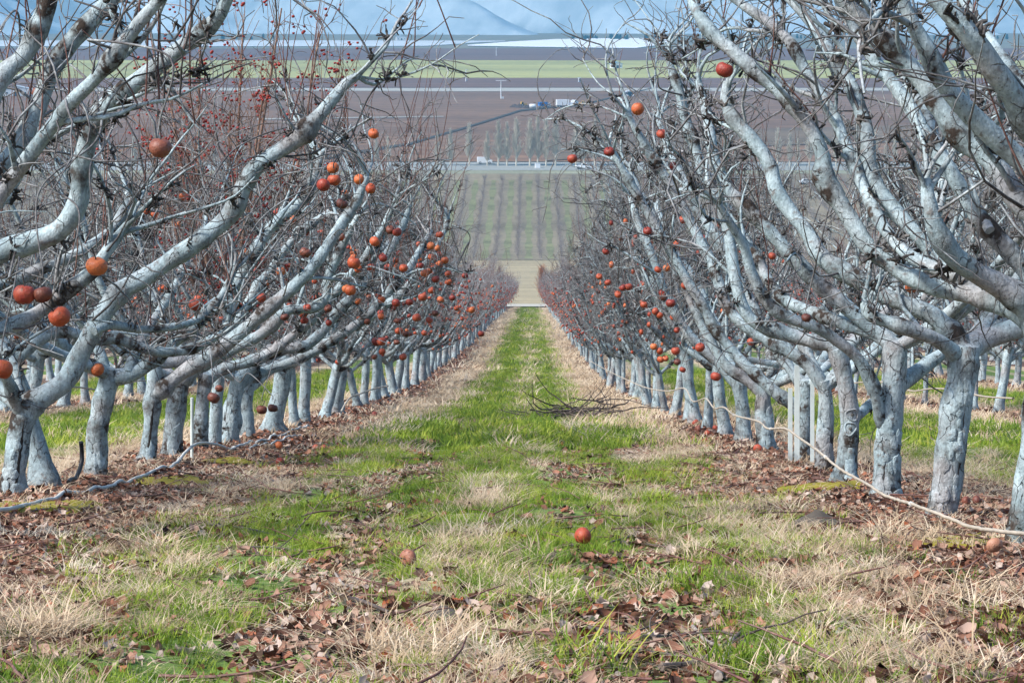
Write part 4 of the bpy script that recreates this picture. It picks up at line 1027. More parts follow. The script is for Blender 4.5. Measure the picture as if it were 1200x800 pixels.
G, S, T, Lf = [], [], [], []     # (points, scale, near?)
for (y0, y1, dens, xa, xb, sc, near) in ((5.2, 9, 330, -2.6, 3.2, .85, 1), (9, 15, 260, -3.6, 4.4, .95, 1), (15, 24, 150, -5.2, 6.4, 1.15, 1), (24, 44, 60, -9.5, 10.5, 1.3, 0), (44, 80, 26, -13, 14, 1.6, 0), (80, 150, 12, -3, 3.2, 2.2, 0), (150, 300, 5, -3, 3.2, 3.4, 0)):
    x, y = candidates(y0, y1, dens, xa, xb); g_, s_, l_ = zones(x, y)
    p = place(np.clip(g_, 0, 1), x, y); G.append((p, rng.uniform(.65, 1.3, len(p)) * sc, near))
    x, y = candidates(y0, y1, dens * .75, xa, xb); g_, s_, l_ = zones(x, y)
    p = place(np.clip(s_, 0, 1), x, y); S.append((p, rng.uniform(.55, 1.35, len(p)) * sc, near))
    if near:
        x, y = candidates(y0, y1, dens * .45, xa, xb); g_, s_, l_ = zones(x, y)
        p = place(np.clip(.14 + s_ * .5 + l_ * .2 - g_ * .2, 0, 1), x, y, .006); T.append((p, rng.uniform(.7, 1.5, len(p)) * sc, near))
    if y0 < 150:
        x, y = candidates(y0, y1, dens * (2.1 if near else 2.0), xa, xb); g_, s_, l_ = zones(x, y)
        p = place(l_, x, y, .004); Lf.append((p, rng.uniform(.7, 1.35, len(p)) * (1 if near else max(1.3, sc)), near))
def emit(name, parts, near_set, far_set, label, tilt=.12):
    for flag, st, nm in ((1, near_set, name), (0, far_set, 'distant_' + name)):
        sel = [(p, s) for p, s, n in parts if n == flag]
        if not sel or not st: continue
        p = np.concatenate([a for a, _ in sel]); s = np.concatenate([b for _, b in sel])
        scatter(nm, p, spin(len(p), tilt), s, rng.integers(0, len(st), len(p)), st, label if flag else label + ' farther down the alley')
emit('green_grass', G, GREEN, GREENF, 'short green grass growing along the alley')
emit('dry_grass', S, STRAW, STRAWF, 'bleached dry grass tufts along the alley')
emit('thatch', T, THATCH, None, 'flattened pale straw lying on the soil')
emit('fallen_leaves', Lf, LEAF, LEAF, 'brown curled leaves fallen along the tree rows', .38)

# taller tufts that stand out in the photo
tp = []; ts = []; ti = []
def clump(px, py, rx, n, sc, kinds):
    c = hit(px, py)
    for k in range(n):
        x = c[0] + rng.normal(0, rx); y = c[1] + rng.normal(0, rx * 1.6); tp.append((x, y, float(ground(x, y)))); ts.append(sc * rng.uniform(.7, 1.3)); ti.append(kinds[rng.integers(0, len(kinds))])
NG = len(GREEN); sk = list(range(NG, NG + len(STRAW))); gk = list(range(NG))
for a in ((30, 745, .10, 26, 1.35, sk), (180, 650, .09, 16, 1.2, sk), (545, 630, .12, 30, 1.25, sk), (500, 765, .12, 26, 1.4, sk), (570, 590, .10, 16, 1.1, sk), (890, 600, .22, 40, 1.1, sk), (1040, 640, .25, 40, 1.15, sk), (960, 690, .2, 34, 1.2, sk),
          (1010, 775, .2, 34, 1.3, sk), (1130, 720, .2, 34, 1.2, sk), (640, 690, .12, 26, 1.35, gk), (895, 770, .09, 22, 1.5, gk), (680, 765, .07, 12, 1.6, gk), (800, 680, .12, 22, 1.3, gk), (915, 705, .07, 12, 1.3, gk),
          (500, 505, .3, 40, 1.3, gk), (250, 700, .2, 26, 1.2, gk), (430, 590, .25, 36, 1.2, gk), (790, 545, .25, 34, 1.3, gk), (740, 505, .2, 18, 1.1, sk), (930, 530, .2, 10, 1.0, sk)): clump(*a)
scatter('tall_grass', tp, spin(len(tp), .18), ts, ti, GREEN + STRAW, 'taller grass clumps standing out of the alley floor')

# twig litter
TL = []
for i in range(6):
    a = Acc(); q = grow(np.zeros((1, 3)) + np.array([0, 0, .008]), np.array([[1., 0, 0]]), np.array([gg.uniform(.12, .4)]), 6, .16, 0, gg); q[:, :, 2] = q[:, :, 2] * .25 + .008
    tubes(a, q, taper(1, 6, .005, .002, gg), 4); TL.append(a.mesh('twiglet%d' % i, M['twig_lit'] if 'twig_lit' in M else M['shoot']))
x, y = candidates(5.2, 22, 9, -4, 4.5); p = place(.7, x, y, .012)
scatter('twig_litter', p, spin(len(p), .1), rng.uniform(.6, 1.4, len(p)), rng.integers(0, 6, len(p)), TL, 'thin broken twigs scattered over the ground')

# moss at the tree feet
for px, py, w in ((60, 603, .34), (200, 566, .3), (262, 545, .25), (960, 578, .3), (1150, 648, .36), (735, 470, .4), (640, 700, .0)):
    if not w: continue
    c = hit(px, py); a = Acc(); V = []; n = 22
    for i in range(n + 1):
        for j in range(n + 1):
            u, v = i / n * 2 - 1, j / n * 2 - 1; xx, yy = c[0] + u * w, c[1] + v * w * 1.5; r = math.hypot(u, v) + .45 * (float(vnoise(xx * 9, yy * 7, 3)) - .5)
            V.append((xx - c[0], yy - c[1], float(ground(xx, yy)) - c[2] + .016 * max(0, 1 - r) ** .6 + .02 * float(vnoise(xx * 40, yy * 40, 9)) * (r < 1) - (.06 if r >= 1 else 0)))
    a.add(V, [(i * (n + 1) + j, (i + 1) * (n + 1) + j, (i + 1) * (n + 1) + j + 1, i * (n + 1) + j + 1) for i in range(n) for j in range(n)])
    tag(link('moss', a.mesh('moss', M['moss']), None, c), 'yellow green moss cushion at the foot of the trees', kind='stuff')

# ================================================================== THINGS ON THE GROUND
def ground_apple(px, py, dia, kind, label, group=None):
    c = hit(px, py + dia * .35); rad = min(max(dia * .5 * c[1] / F, .03), .048); z = float(ground(c[0], c[1])) + rad * .85 + (.03 if c[1] < 14 else 0)
    o = link('fallen_apple', AP[kind][rng.integers(0, 2)], None, (c[0], c[1], z)); o.scale = (rad,) * 3; o.rotation_euler = (rng.uniform(.4, 2.2), rng.uniform(0, 1), rng.uniform(0, 6.28))
    tag(o, label, 'apple', group or 'fallen apples'); link('stem', STEM, o)
ground_apple(683, 636, 22, 'r', 'shiny red fallen apple lying in the right wheel track')
ground_apple(478, 658, 22, 'f', 'pale orange fallen apple in the grass left of the centre strip')
ground_apple(1165, 660, 20, 'f', 'fallen apple at the foot of the rightmost trunk')
ground_apple(888, 532, 12, 'r', 'single fallen apple beside the rough hollow-footed trunk')
ground_apple(328, 541, 11, 'r', 'bright red fallen apple under the loop of the left hose')
ground_apple(327, 527, 11, 'o', 'dull fallen apple behind the loop of the left hose')
for px, py, d_ in ((370, 524, 9), (380, 526, 10), (397, 522, 8)): ground_apple(px, py, d_, 'r', 'one of three red fallen apples close together below the left row', 'three fallen apples by the left row')
for px, py, d_ in ((815, 500, 9), (818, 508, 11), (806, 517, 8), (813, 518, 8), (827, 520, 8), (838, 506, 7), (829, 512, 8)): ground_apple(px, py, d_, random.choice('rrb'), 'one of the fallen apples gathered in a patch beside the right row', 'patch of fallen apples by the right row')
for px, py, d_ in ((1132, 598, 9), (1144, 600, 9)): ground_apple(px, py, d_, 'b', 'brown fallen apple behind the knotted right trunk', 'brown apples behind the knotted trunk')
for px, py, d_ in ((420, 505, 9), (439, 487, 7), (65, 566, 10)): ground_apple(px, py, d_, 'r', {420: 'fallen apple in the litter where the left hose ends', 439: 'small fallen apple farthest down the left litter strip', 65: 'fallen apple beside the knobbly left trunk foot'}[px])

def stick(pts, r0, r1, label, mat, h=.02, kids=0, name='fallen_stick', cat='stick'):
    w = []
    for p in pts:
        c = hit(p[0], p[1]); c[2] = float(ground(c[0], c[1])) + h + (p[2] if len(p) > 2 else 0); w.append(c)
    base = w[0].copy(); wp, rr = spline(w, np.linspace(r0, r1, len(w)), .05); a = Acc(); tubes(a, (wp - base)[None], rr[None], 7, True, lump=.08)
    root = tag(link(name, a.mesh(name, mat), None, base), label, cat, 'fallen sticks')
    g = np.random.default_rng(int(pts[0][0]))
    if kids:
        p, tn, r, t = samples([(wp - base, rr)], kids, g, .1, 1.); d = perp(tn, g, .15) + tn * .6; d[:, 2] = np.abs(d[:, 2]) * .4
        q = grow(p, d, g.uniform(.08, .4, len(p)), 6, .2, -.02, g); b = Acc(); tubes(b, q, taper(len(p), 6, r0 * .4, .002, g), 4)
        if len(p): tag(link('side_twigs', b.mesh('side_twigs', mat), root), kind='stuff')
    return root
M['wood_dark'] = twig_material('dead_wood_dark', (.05, .036, .03), (.10, .075, .065), (.18, .14, .12))
M['wood_pale'] = twig_material('dead_wood_pale', (.24, .20, .17), (.36, .30, .26), (.48, .42, .37))
stick([(775, 770), (812, 764), (845, 752), (870, 738)], .013, .008, 'dark crooked stick pointing up right at the bottom of the alley', M['wood_dark'], kids=5)
stick([(812, 722), (828, 742), (846, 750)], .008, .006, 'pale thin stick crossing the dark crooked one', M['wood_pale'])
stick([(842, 783), (850, 760), (858, 745)], .014, .010, 'short pale broken stick standing out at the bottom', M['wood_pale'])
stick([(690, 735), (740, 738), (790, 733), (838, 728)], .010, .006, 'long dark stick lying level just above the crooked one', M['wood_dark'], kids=4)
stick([(700, 757), (760, 752), (805, 756)], .007, .005, 'thin dark stick under the level one', M['wood_dark'], kids=3)
stick([(280, 646), (330, 644), (372, 646)], .007, .005, 'thin dark stick in the left leaf litter', M['wood_dark'], kids=2)
stick([(243, 622), (285, 624), (328, 632)], .006, .004, 'slender dark stick higher up in the left grass', M['wood_dark'])
stick([(430, 587), (462, 586), (497, 581)], .006, .005, 'dark stick across the leafy patch of the left track', M['wood_dark'])
stick([(393, 670), (402, 686), (408, 692)], .006, .004, 'short pale stick near the left wheel track', M['wood_pale'])
stick([(400, 706), (428, 714), (455, 720)], .009, .006, 'dark stick leading to the small dark mound mid foreground', M['wood_dark'])
stick([(716, 634), (745, 628), (765, 622)], .006, .004, 'thin stick right of the red fallen apple', M['wood_dark'])
stick([(757, 637), (790, 640), (830, 646)], .006, .004, 'thin stick on the leafy right track beyond the red apple', M['wood_dark'])
stick([(850, 604), (875, 594), (900, 585)], .006, .004, 'reddish stick in the straw by the right row', M['shoot'])

# heap of prunings in the alley
def prunings():
    g = np.random.default_rng(8); c = hit(682, 492); root = empty('brush_pile', (c[0], c[1], float(ground(c[0], c[1]))), 'low heap of dark pruned twigs lying in the alley', 'brush pile')
    n = 120; p = np.column_stack([g.normal(-.1, .3, n), g.normal(0, .6, n), np.abs(g.normal(.06, .05, n))]); az = g.choice([0, math.pi], n) + g.normal(0, .5, n)
    q = grow(p, np.column_stack([np.cos(az), np.sin(az), g.normal(.05, .12, n)]), g.uniform(.3, 1.0, n), 8, .16, -.015, g); q[:, :, 2] = np.maximum(q[:, :, 2], .01)
    a = Acc(); tubes(a, q, taper(n, 8, g.uniform(.008, .018, n), .004, g), 5, True); tag(link('twigs', a.mesh('twigs', M['wood_dark']), root), kind='stuff')
    b = Acc()
    for e, s in (((.5, .3, .55), .010), ((.75, -.2, .25), .007), ((.35, .1, .62), .006)):
        wp, rr = spline([np.array([.1, 0, .05]), np.array(e) * .5 + g.normal(0, .03, 3), np.array(e)], [s, s * .7, s * .4], .05); tubes(b, wp[None], rr[None], 5, True)
    link('upright_twigs', b.mesh('upright_twigs', M['wood_dark']), root)
prunings()

# small grey clods bottom right
def clods():
    g = np.random.default_rng(4); c0 = hit(975, 742); a = Acc(); bs = apple_mesh('x', None, nu=7, nv=5); bv = np.concatenate(bs.v); bq = np.concatenate(bs.q)
    for k in range(70):
        x = c0[0] + g.normal(0, .10); y = c0[1] + g.normal(0, .22); r = g.uniform(.006, .012)
        a.add(bv * np.array([r, r * g.uniform(.7, 1.2), r * .8]) * (1 + .15 * g.normal(size=bv.shape) * .5) + np.array([x - c0[0], y - c0[1], float(ground(x, y)) - c0[2] + r * .8]), bq)
    tag(link('pebbles', a.mesh('pebbles', simple('grey_clod', (.22, .23, .20), .9, .4, 30)), None, c0), 'scatter of small pale grey pebbles', kind='stuff')
clods()
# bare earth mounds
def mound(px, py, w, h, label):
    c = hit(px, py); a = Acc(); V = []; n = 20
    for i in range(n + 1):
        for j in range(n + 1):
            u, v = i / n * 2 - 1, j / n * 2 - 1; r = math.hypot(u, v); xx, yy = c[0] + u * w, c[1] + v * w * 1.4
            V.append((u * w, v * w * 1.4, float(ground(xx, yy)) - c[2] + h * math.exp(-(r * 1.7) ** 2) * (.7 + .6 * float(vnoise(xx * 14, yy * 14, 2))) - .03 * r))
    a.add(V, [(i * (n + 1) + j, (i + 1) * (n + 1) + j, (i + 1) * (n + 1) + j + 1, i * (n + 1) + j + 1) for i in range(n) for j in range(n)])
    tag(link('molehill', a.mesh('molehill', M['earth']), None, c), label, 'molehill')
M['earth'] = simple('dark_earth', (.075, .062, .05), .95, .5, 30)
mound(955, 618, .32, .09, 'low dark molehill beside the right tree row')
mound(520, 722, .16, .05, 'small dark mound in the middle of the near grass')  # dark spot in the grass, built as a low dark mound

# ---- hoses, pole and props
M['hose'] = simple('cream_hose_plastic', (.37, .32, .26), .6, .4, 9)
M['pipe'] = simple('grey_pipe_plastic', (.46, .46, .44), .6, .35, 10)
M['black_hose'] = simple('black_hose_plastic', (.02, .02, .022), .45, .2, 12)
M['post'] = simple('weathered_white_post', (.55, .60, .58), .7, .25, 14)
def hose(name, pts, xplane, r, mat, label, cat='hose', lift=0):
    w = [P(px, py, (xplane - CX) * F / (px - 622.0)) for px, py in pts]; base = w[0].copy()
    wp, rr = spline(w, [r] * len(w), .06); wp[:, 2] = np.maximum(wp[:, 2], ground(wp[:, 0], wp[:, 1]) + r + .018); wp = wp + np.random.default_rng(3).normal(0, .0012, wp.shape); a = Acc(); tubes(a, (wp - base)[None], rr[None], 8, True)
    root = tag(link(name, a.mesh(name, mat), None, base), label, cat); 
    tie = Acc()
    for k in range(8, len(wp) - 4, 60):
        d = norm((wp[k + 1] - wp[k])[None])[0]; tubes(tie, np.array([[wp[k] - base - d * .02, wp[k] - base + d * .02]]), np.array([[r * 1.5, r * 1.5]]), 8, True)
    if tie.v: link('coupling', tie.mesh('coupling', M['pipe']), root)
    return root
hose('irrigation_hose', [(690, 422), (712, 434), (735, 445), (757, 454), (782, 458), (802, 455), (812, 470), (827, 467), (837, 478), (848, 477), (860, 486), (875, 490), (890, 494), (900, 502), (920, 502), (937, 513), (960, 529), (983, 548), (1018, 568), (1037, 580), (1076, 593), (1115, 608), (1142, 618), (1200, 625), (1280, 632)],
     2.44, .0088, M['hose'], 'cream irrigation hose sagging along the right tree row')
hose('irrigation_hose', [(-60, 607), (0, 597), (40, 592), (75, 586), (105, 577), (125, 572), (150, 569), (186, 560), (204, 545), (220, 527), (234, 519), (255, 521), (275, 527), (302, 523), (322, 518), (330, 511), (345, 503), (362, 500)], -2.36, .0125, M['pipe'], 'grey irrigation pipe lying along the left trunk feet')
hose('hose_loop', [(292, 531), (310, 535), (328, 537), (345, 532), (352, 528)], -2.2, .010, M['pipe'], 'short pale hose end looping out of the left row')
hose('hose_loop', [(398, 489), (402, 478), (410, 466), (420, 462), (440, 455), (455, 452)], -2.35, .014, M['hose'], 'pale bent hose piece farther down the left row')
hose('hose_riser', [(80, 574), (88, 562), (94, 548), (96, 535), (95, 518)], -2.62, .016, M['black_hose'], 'black hose riser against the pale smooth left trunk')
for side in (-1, 1):
    xp = side * (ROW + PITCHROW) - side * .25; ys_ = np.arange(36, 100, 2.4); w = np.array([(xp, y, float(ground(xp, y)) + .34 + .05 * math.sin(y * 1.9)) for y in ys_])
    a = Acc(); wp, rr = spline(w, [.016] * len(w), .3); tubes(a, (wp - w[0])[None], rr[None], 6)
    tag(link('irrigation_hose', a.mesh('irrigation_hose', M['hose']), None, w[0]), 'thin hose strung along the next row behind the %s row' % ('left' if side < 0 else 'right'), 'hose')
def pole(px, y0, y1, d, r, label, name='marker_pole', cat='pole', flat=False):
    b = P(px, y1, d); b[2] = float(ground(b[0], b[1])) - .1; t = P(px, y0, d); a = Acc(); n = 8; pts = np.array([b + (t - b) * k / n for k in range(n + 1)]) - b
    if flat:
        V = []; 
        for p in pts: V += [p + np.array(q) * r for q in ((-1, -.6, 0), (1, -.6, 0), (1, .6, 0), (-1, .6, 0))]
        Q = [(4 * k + i, 4 * k + (i + 1) % 4, 4 * k + 4 + (i + 1) % 4, 4 * k + 4 + i) for k in range(n) for i in range(4)] + [(4 * n, 4 * n + 1, 4 * n + 2, 4 * n + 3), (3, 2, 1, 0)]
        a.add(V, Q); me = a.mesh(name, M['post'], False)
    else: tubes(a, pts[None], np.full((1, n + 1), r), 10, True, lump=.03); me = a.mesh(name, M['post'])
    return tag(link(name, me, None, b), label, cat)
pole(225, 466, 558, 20.6, .014, 'thin white pole standing among the left trunks')
pole(934, 428, 553, 19.6, .020, 'white wooden prop holding up a branch, right row', 'branch_prop', 'prop', True)
pole(926, 455, 555, 20.2, .018, 'weathered prop board just left of the white one, right row', 'branch_prop', 'prop', True)
pole(1074 - 122, 440, 548, 20.0, .016, 'narrow prop stake right of the white prop, right row', 'branch_prop', 'prop', True)

# ================================================================== THE VALLEY
# far orchard: rows of small bare trees, one mass
M['far_limb'] = twig_material('far_limb_bark', (.26, .20, .17), (.36, .30, .26), (.46, .41, .37))
def tiny_tree(seed, h, tall=False):
    g = np.random.default_rng(seed); a = Acc(); hf = h * .3
    tubes(a, np.array([[(0, 0, -.1), (0, 0, hf * .5), (0, 0, hf)]]), np.array([[.12, .10, .09]]), 5)
    n = 7; az = g.uniform(0, 6.28, n); el = g.uniform(.7, 1.15, n); d = np.column_stack([np.cos(az) * np.cos(el), np.sin(az) * np.cos(el), np.sin(el)])
    q = grow(np.tile([0, 0, hf], (n, 1)), d, g.uniform(.55, .85, n) * h, 5, .12, .05, g); tubes(a, q, taper(n, 5, .045, .016, g), 4)
    k = g.integers(0, n, 42); kk = g.integers(1, 4, 42); b = q[k, kk]
    w = grow(b, g.normal(size=(42, 3)) + np.array([0, 0, .8]), g.uniform(.3, .9, 42), 4, .25, .1, g); tubes(a, w, taper(42, 4, .013, .007, g), 3, mat=1)
    return a.mesh('far_tree%d' % seed, [M['far_limb'], M['far_limb']])
FT = [tiny_tree(i, 2.6 + .2 * (i % 3)) for i in range(5)]
pts = []
for r in range(-30, 31):
    x = ROW + PITCHROW * r
    for y in np.arange(574, 728, 3.0):
        if abs(x) < .235 * y + 6: pts.append((x + rng.normal(0, .12), y + rng.normal(0, .2)))
    if abs(x) > 3:
        for y in np.arange(346 + (60 if abs(x) < 9 else 0), 560, 3.2):
            if abs(x) < .235 * y + 6: pts.append((x + rng.normal(0, .12), y + rng.normal(0, .2)))
pts = np.array(pts); n = len(pts); rot = np.zeros((n, 3)); rot[:, 2] = rng.uniform(0, 6.28, n)
scatter('far_orchard', np.column_stack([pts, gprof(pts[:, 1]) + .1]), rot, rng.uniform(.75, 1.1, n), rng.integers(0, 5, n), FT, 'far orchard rows running down to the valley road')
# grass strips between the far rows
for r in range(-8, 9):
    x = PITCHROW * r; ys_ = np.linspace(576, 727, 30); V = []
    for y in ys_:
        w = .8 + .25 * math.sin(y * .21 + r); V += [(x - w, y, float(gprof(y)) + .16), (x + w, y, float(gprof(y)) + .16)]
    a = Acc(); a.add(V, [(2 * k, 2 * k + 1, 2 * k + 3, 2 * k + 2) for k in range(len(ys_) - 1)])
    M.setdefault('strip', field_material('far_grass_strip', (.17, .17, .085), .45, .12))
    tag(link('grass_strip', a.mesh('grass_strip', M['strip'])), 'green grass strip between far orchard rows', kind='structure')

# orange-twigged willow at the end of the alley
def willow():
    g = np.random.default_rng(21); y = 347.0; b = P(635, 355, y); b[2] = float(gprof(y)); root = empty('willow_tree', b, 'slender orange-twigged tree at the far end of the alley', 'tree')
    a = Acc(); tubes(a, np.array([[(0, 0, -.2), (.05, 0, 1.2), (-.05, 0, 2.6), (0, 0, 4.6)]]), np.array([[.14, .11, .08, .03]]), 7); link('trunk', a.mesh('trunk', M['bark']), root)
    n = 420; z = g.uniform(.4, 4.8, n); p = np.column_stack([g.normal(0, .05, n), g.normal(0, .05, n), z]); az = g.uniform(0, 6.28, n)
    q = grow(p, np.column_stack([np.cos(az) * .75, np.sin(az) * .75, np.full(n, 1.)]), g.uniform(.8, 2.4, n) * (1.15 - z / 7), 5, .12, .12, g); c = Acc(); tubes(c, q, taper(n, 5, .022, .01, g), 3)
    tag(link('crown', c.mesh('crown', twig_material('orange_willow_twig', (.36, .13, .06), (.46, .18, .08), (.52, .26, .13))), root), kind='stuff')
willow()

# poplars along the valley road
M['poplar'] = twig_material('poplar_bark', (.62, .56, .44), (.72, .67, .55), (.80, .76, .65))
def poplar_parts(seed, h):
    g = np.random.default_rng(seed); a = Acc(); tubes(a, np.array([[(0, 0, -.3), (.05, 0, h * .3), (-.05, .05, h * .65), (0, 0, h * .97)]]), np.array([[.26, .18, .11, .03]]), 7)
    n = 200; z = h * g.uniform(.12, .92, n) ; p = np.column_stack([np.zeros(n), np.zeros(n), z]); az = g.uniform(0, 6.28, n)
    q = grow(p, np.column_stack([np.cos(az) * .75, np.sin(az) * .75, np.full(n, 1.)]), np.clip(g.uniform(.16, .34, n) * h * (1.1 - z / h), .6, 4.5), 5, .07, .16, g); c = Acc(); tubes(c, q, taper(n, 5, .08, .04, g), 3)
    k = g.integers(0, n, 500); kk = g.integers(1, 4, 500); w = grow(q[k, kk], g.normal(size=(500, 3)) * .5 + np.array([0, 0, 1.]), g.uniform(.5, 1.4, 500), 4, .1, .1, g); tubes(c, w, taper(500, 4, .028, .012, g), 3)
    return a.mesh('poplar_trunk', M['poplar']), c.mesh('poplar_crown', M['poplar'])
PV = [poplar_parts(60 + i, 15.0) for i in range(4)]
def poplar(px, hpx, k, d=763., label=None):
    b = P(px, 193, d); b[2] = float(gprof(d)) + .1; root = empty('poplar_tree', b, label or 'leafless poplar behind the valley road, half hidden by orchard branches', 'tree', 'poplars along the valley road')
    t, c = PV[k % 4]; link('trunk', t, root); tag(link('crown', c, root), kind='stuff'); s = hpx / (15 * F / d); root.scale = (s * 1.2 + rng.normal(0, .1), s * 1.2, s); root.rotation_euler = (0, 0, rng.uniform(0, 6.28))
POPS = ([(550, 52), (571, 42), (584, 54), (594, 52), (605, 58), (621, 57), (630, 60), (640, 55), (651, 60), (675, 52), (684, 50), (697, 55), (707, 50), (528, 44), (512, 40), (722, 50)])
OR2 = 'first second third fourth fifth sixth seventh eighth ninth tenth eleventh twelfth thirteenth fourteenth fifteenth sixteenth'.split()
for k, (x, h) in enumerate(sorted(POPS)): poplar(x, h, k, label='%s poplar from the left in the open gap, behind the valley road' % OR2[k])
for k, x in enumerate(np.arange(748, 1190, 14.5)): poplar(x + rng.normal(0, 3), rng.uniform(28, 46), k)
for k, x in enumerate(np.arange(20, 480, 23.0)): poplar(x + rng.normal(0, 6), rng.uniform(22, 38), k + 1)

# ---- small machines and buildings in the valley
M['white_paint'] = simple('white_paint', (.78, .79, .80), .45, .06, 2); M['blue_paint'] = simple('blue_tarp', (.05, .17, .46), .6, .2, 2); M['yellow_paint'] = simple('yellow_paint', (.60, .36, .05), .5, .15, 2)
M['glass_dark'] = simple('dark_glass', (.03, .04, .05), .15, .2, 2); M['rubber'] = simple('rubber', (.025, .025, .025), .8, .2, 4); M['silver_paint'] = simple('silver_paint', (.55, .58, .60), .35, .08, 2)
M['grey_metal'] = simple('grey_metal', (.5, .52, .54), .4, .15, 2); M['dirt'] = simple('dark_manure', (.08, .06, .05), .95, .4, 3); M['rust_red'] = simple('rust_red_paint', (.30, .09, .05), .6, .2, 2); M['roof_blue'] = simple('blue_metal_roof', (.18, .38, .58), .45, .1, 1)
def prism(name, prof, w, mat, parent, off=(0, 0, 0), bevel=.04):
    """side profile (x,z) swept across the width w"""
    a = Acc(); n = len(prof); V = []; b = bevel
    cx = sum(p[0] for p in prof) / n; cz = sum(p[1] for p in prof) / n
    for yy, s in ((-w / 2, 1 - b), (-w / 2 + b, 1), (w / 2 - b, 1), (w / 2, 1 - b)):
        for x, z in prof: V.append((cx + (x - cx) * s, yy, cz + (z - cz) * s))
    Q = [(k * n + i, k * n + (i + 1) % n, (k + 1) * n + (i + 1) % n, (k + 1) * n + i) for k in range(3) for i in range(n)]
    T = []
    for base, flip in ((0, True), (3 * n, False)):
        V.append((cx, -w / 2 if base == 0 else w / 2, cz)); c = len(V) - 1
        for i in range(n): T.append((base + (i + 1) % n, base + i, c) if flip is False else (base + i, base + (i + 1) % n, c))
    a.add(V, Q, T); o = link(name, a.mesh(name, mat, False), parent, off); return o
def wheel(parent, x, y, r=.34, w=.24):
    a = Acc(); tubes(a, np.array([[(x, y - w / 2, r), (x, y - w / 2 + .02, r), (x, y + w / 2 - .02, r), (x, y + w / 2, r)]]), np.array([[r * .86, r, r, r * .86]]), 14, True)
    o = link('wheel', a.mesh('wheel', M['rubber']), parent); b = Acc(); s = 1 if y > 0 else -1
    tubes(b, np.array([[(x, y + s * (w / 2 - .03), r), (x, y + s * (w / 2 + .035), r)]]), np.array([[r * .55, r * .5]]), 12, True); link('rim', b.mesh('rim', M['grey_metal']), o)
def at_valley(name, px, py, label, cat, rz=0, group=None, lift=.3):
    c = hit(px, py); o = empty(name, (c[0], c[1], c[2] + lift), label, cat, group); o.rotation_euler = (0, 0, rz); return o
def pickup(px, py, label, rz, paint):
    o = at_valley('pickup_truck', px, py, label, 'pickup', rz, lift=.16)
    prism('body', [(-2.5, .45), (2.45, .45), (2.5, .95), (1.3, 1.08), (-2.5, 1.1)], 1.8, paint, o)
    prism('cab', [(-.75, 1.09), (1.25, 1.07), (.75, 1.68), (-.55, 1.7)], 1.66, paint, o)
    for s in (-1, 1): prism('window', [(-.6, 1.16), (.98, 1.14), (.66, 1.58), (-.46, 1.6)], .03, M['glass_dark'], o, (0, s * .835, 0), .005)
    for x in (-1.6, 1.55):
        for s in (-1, 1): wheel(o, x, s * .82, .36)
    for s in (-1, 1): prism('headlight', [(2.44, .74), (2.53, .74), (2.53, .9), (2.44, .9)], .3, M['grey_metal'], o, (0, s * .65, 0), .01)
    return o
def car(px, py, label, rz, paint):
    o = at_valley('parked_car', px, py, label, 'car', rz, lift=.16)
    prism('body', [(-2.1, .35), (2.1, .35), (2.15, .75), (1.1, .95), (-1.9, .98), (-2.15, .8)], 1.75, paint, o)
    prism('cabin', [(-1.5, .96), (1.0, .94), (.35, 1.42), (-1.0, 1.44)], 1.55, paint, o)
    for s in (-1, 1): prism('window', [(-1.3, 1.0), (.8, .99), (.3, 1.35), (-.95, 1.37)], .03, M['glass_dark'], o, (0, s * .78, 0), .005)
    for x in (-1.3, 1.35):
        for s in (-1, 1): wheel(o, x, s * .78, .31)
def box_truck(px, py, label, rz, box, L=6.0, H=2.6, cabp=None):
    o = at_valley('box_truck', px, py, label, 'truck', rz)
    prism('cargo_box', [(-L * .62, .95), (L * .38, .95), (L * .38, .95 + H), (-L * .62, .95 + H)], 2.4, box, o, bevel=.03)
    prism('cab', [(L * .42, .55), (L * .42 + 1.9, .55), (L * .42 + 1.85, 1.4), (L * .42 + 1.35, 2.35), (L * .42, 2.45)], 2.1, cabp or box, o)
    prism('windscreen', [(L * .42 + 1.45, 1.5), (L * .42 + 1.87, 1.45), (L * .42 + 1.42, 2.25), (L * .42 + 1.2, 2.25)], 1.8, M['glass_dark'], o, bevel=.01)
    prism('chassis', [(-L * .6, .6), (L * .45, .6), (L * .45, .94), (-L * .6, .94)], 1.0, M['grey_metal'], o)
    for x in (-L * .42, L * .42 + .9):
        for s in (-1, 1): wheel(o, x, s * 1.02, .45, .3)
def van(px, py, label, rz):
    o = at_valley('delivery_van', px, py, label, 'van', rz, lift=.16)
    prism('body', [(-2.4, .45), (2.4, .45), (2.45, 1.1), (1.75, 1.3), (1.2, 2.1), (-2.4, 2.15)], 1.9, M['white_paint'], o)
    for s in (-1, 1): prism('window', [(.35, 1.3), (1.55, 1.28), (1.12, 1.9), (.35, 1.92)], .03, M['glass_dark'], o, (0, s * .955, 0), .005)
    for x in (-1.5, 1.5):
        for s in (-1, 1): wheel(o, x, s * .86, .36)
def tractor(px, py, label, rz):
    o = at_valley('tractor', px, py, label, 'tractor', rz)
    prism('hood', [(0, .9), (2.0, .85), (2.05, 1.5), (0, 1.7)], .9, M['yellow_paint'], o); prism('cab', [(-1.2, .9), (0, .9), (.05, 2.5), (-1.1, 2.55)], 1.4, M['yellow_paint'], o)
    prism('window', [(-1.0, 1.6), (-.1, 1.6), (-.1, 2.35), (-.95, 2.35)], 1.44, M['glass_dark'], o, bevel=.005)
    for s in (-1, 1): wheel(o, -.8, s * .85, .8, .45); wheel(o, 1.6, s * .7, .5, .3)
pickup(684, 198.5, 'white pickup parked on the valley road under the right poplars', .15, M['white_paint'])
van(568, 192.5, 'white van on the valley road by the leftmost tall poplar', .1)
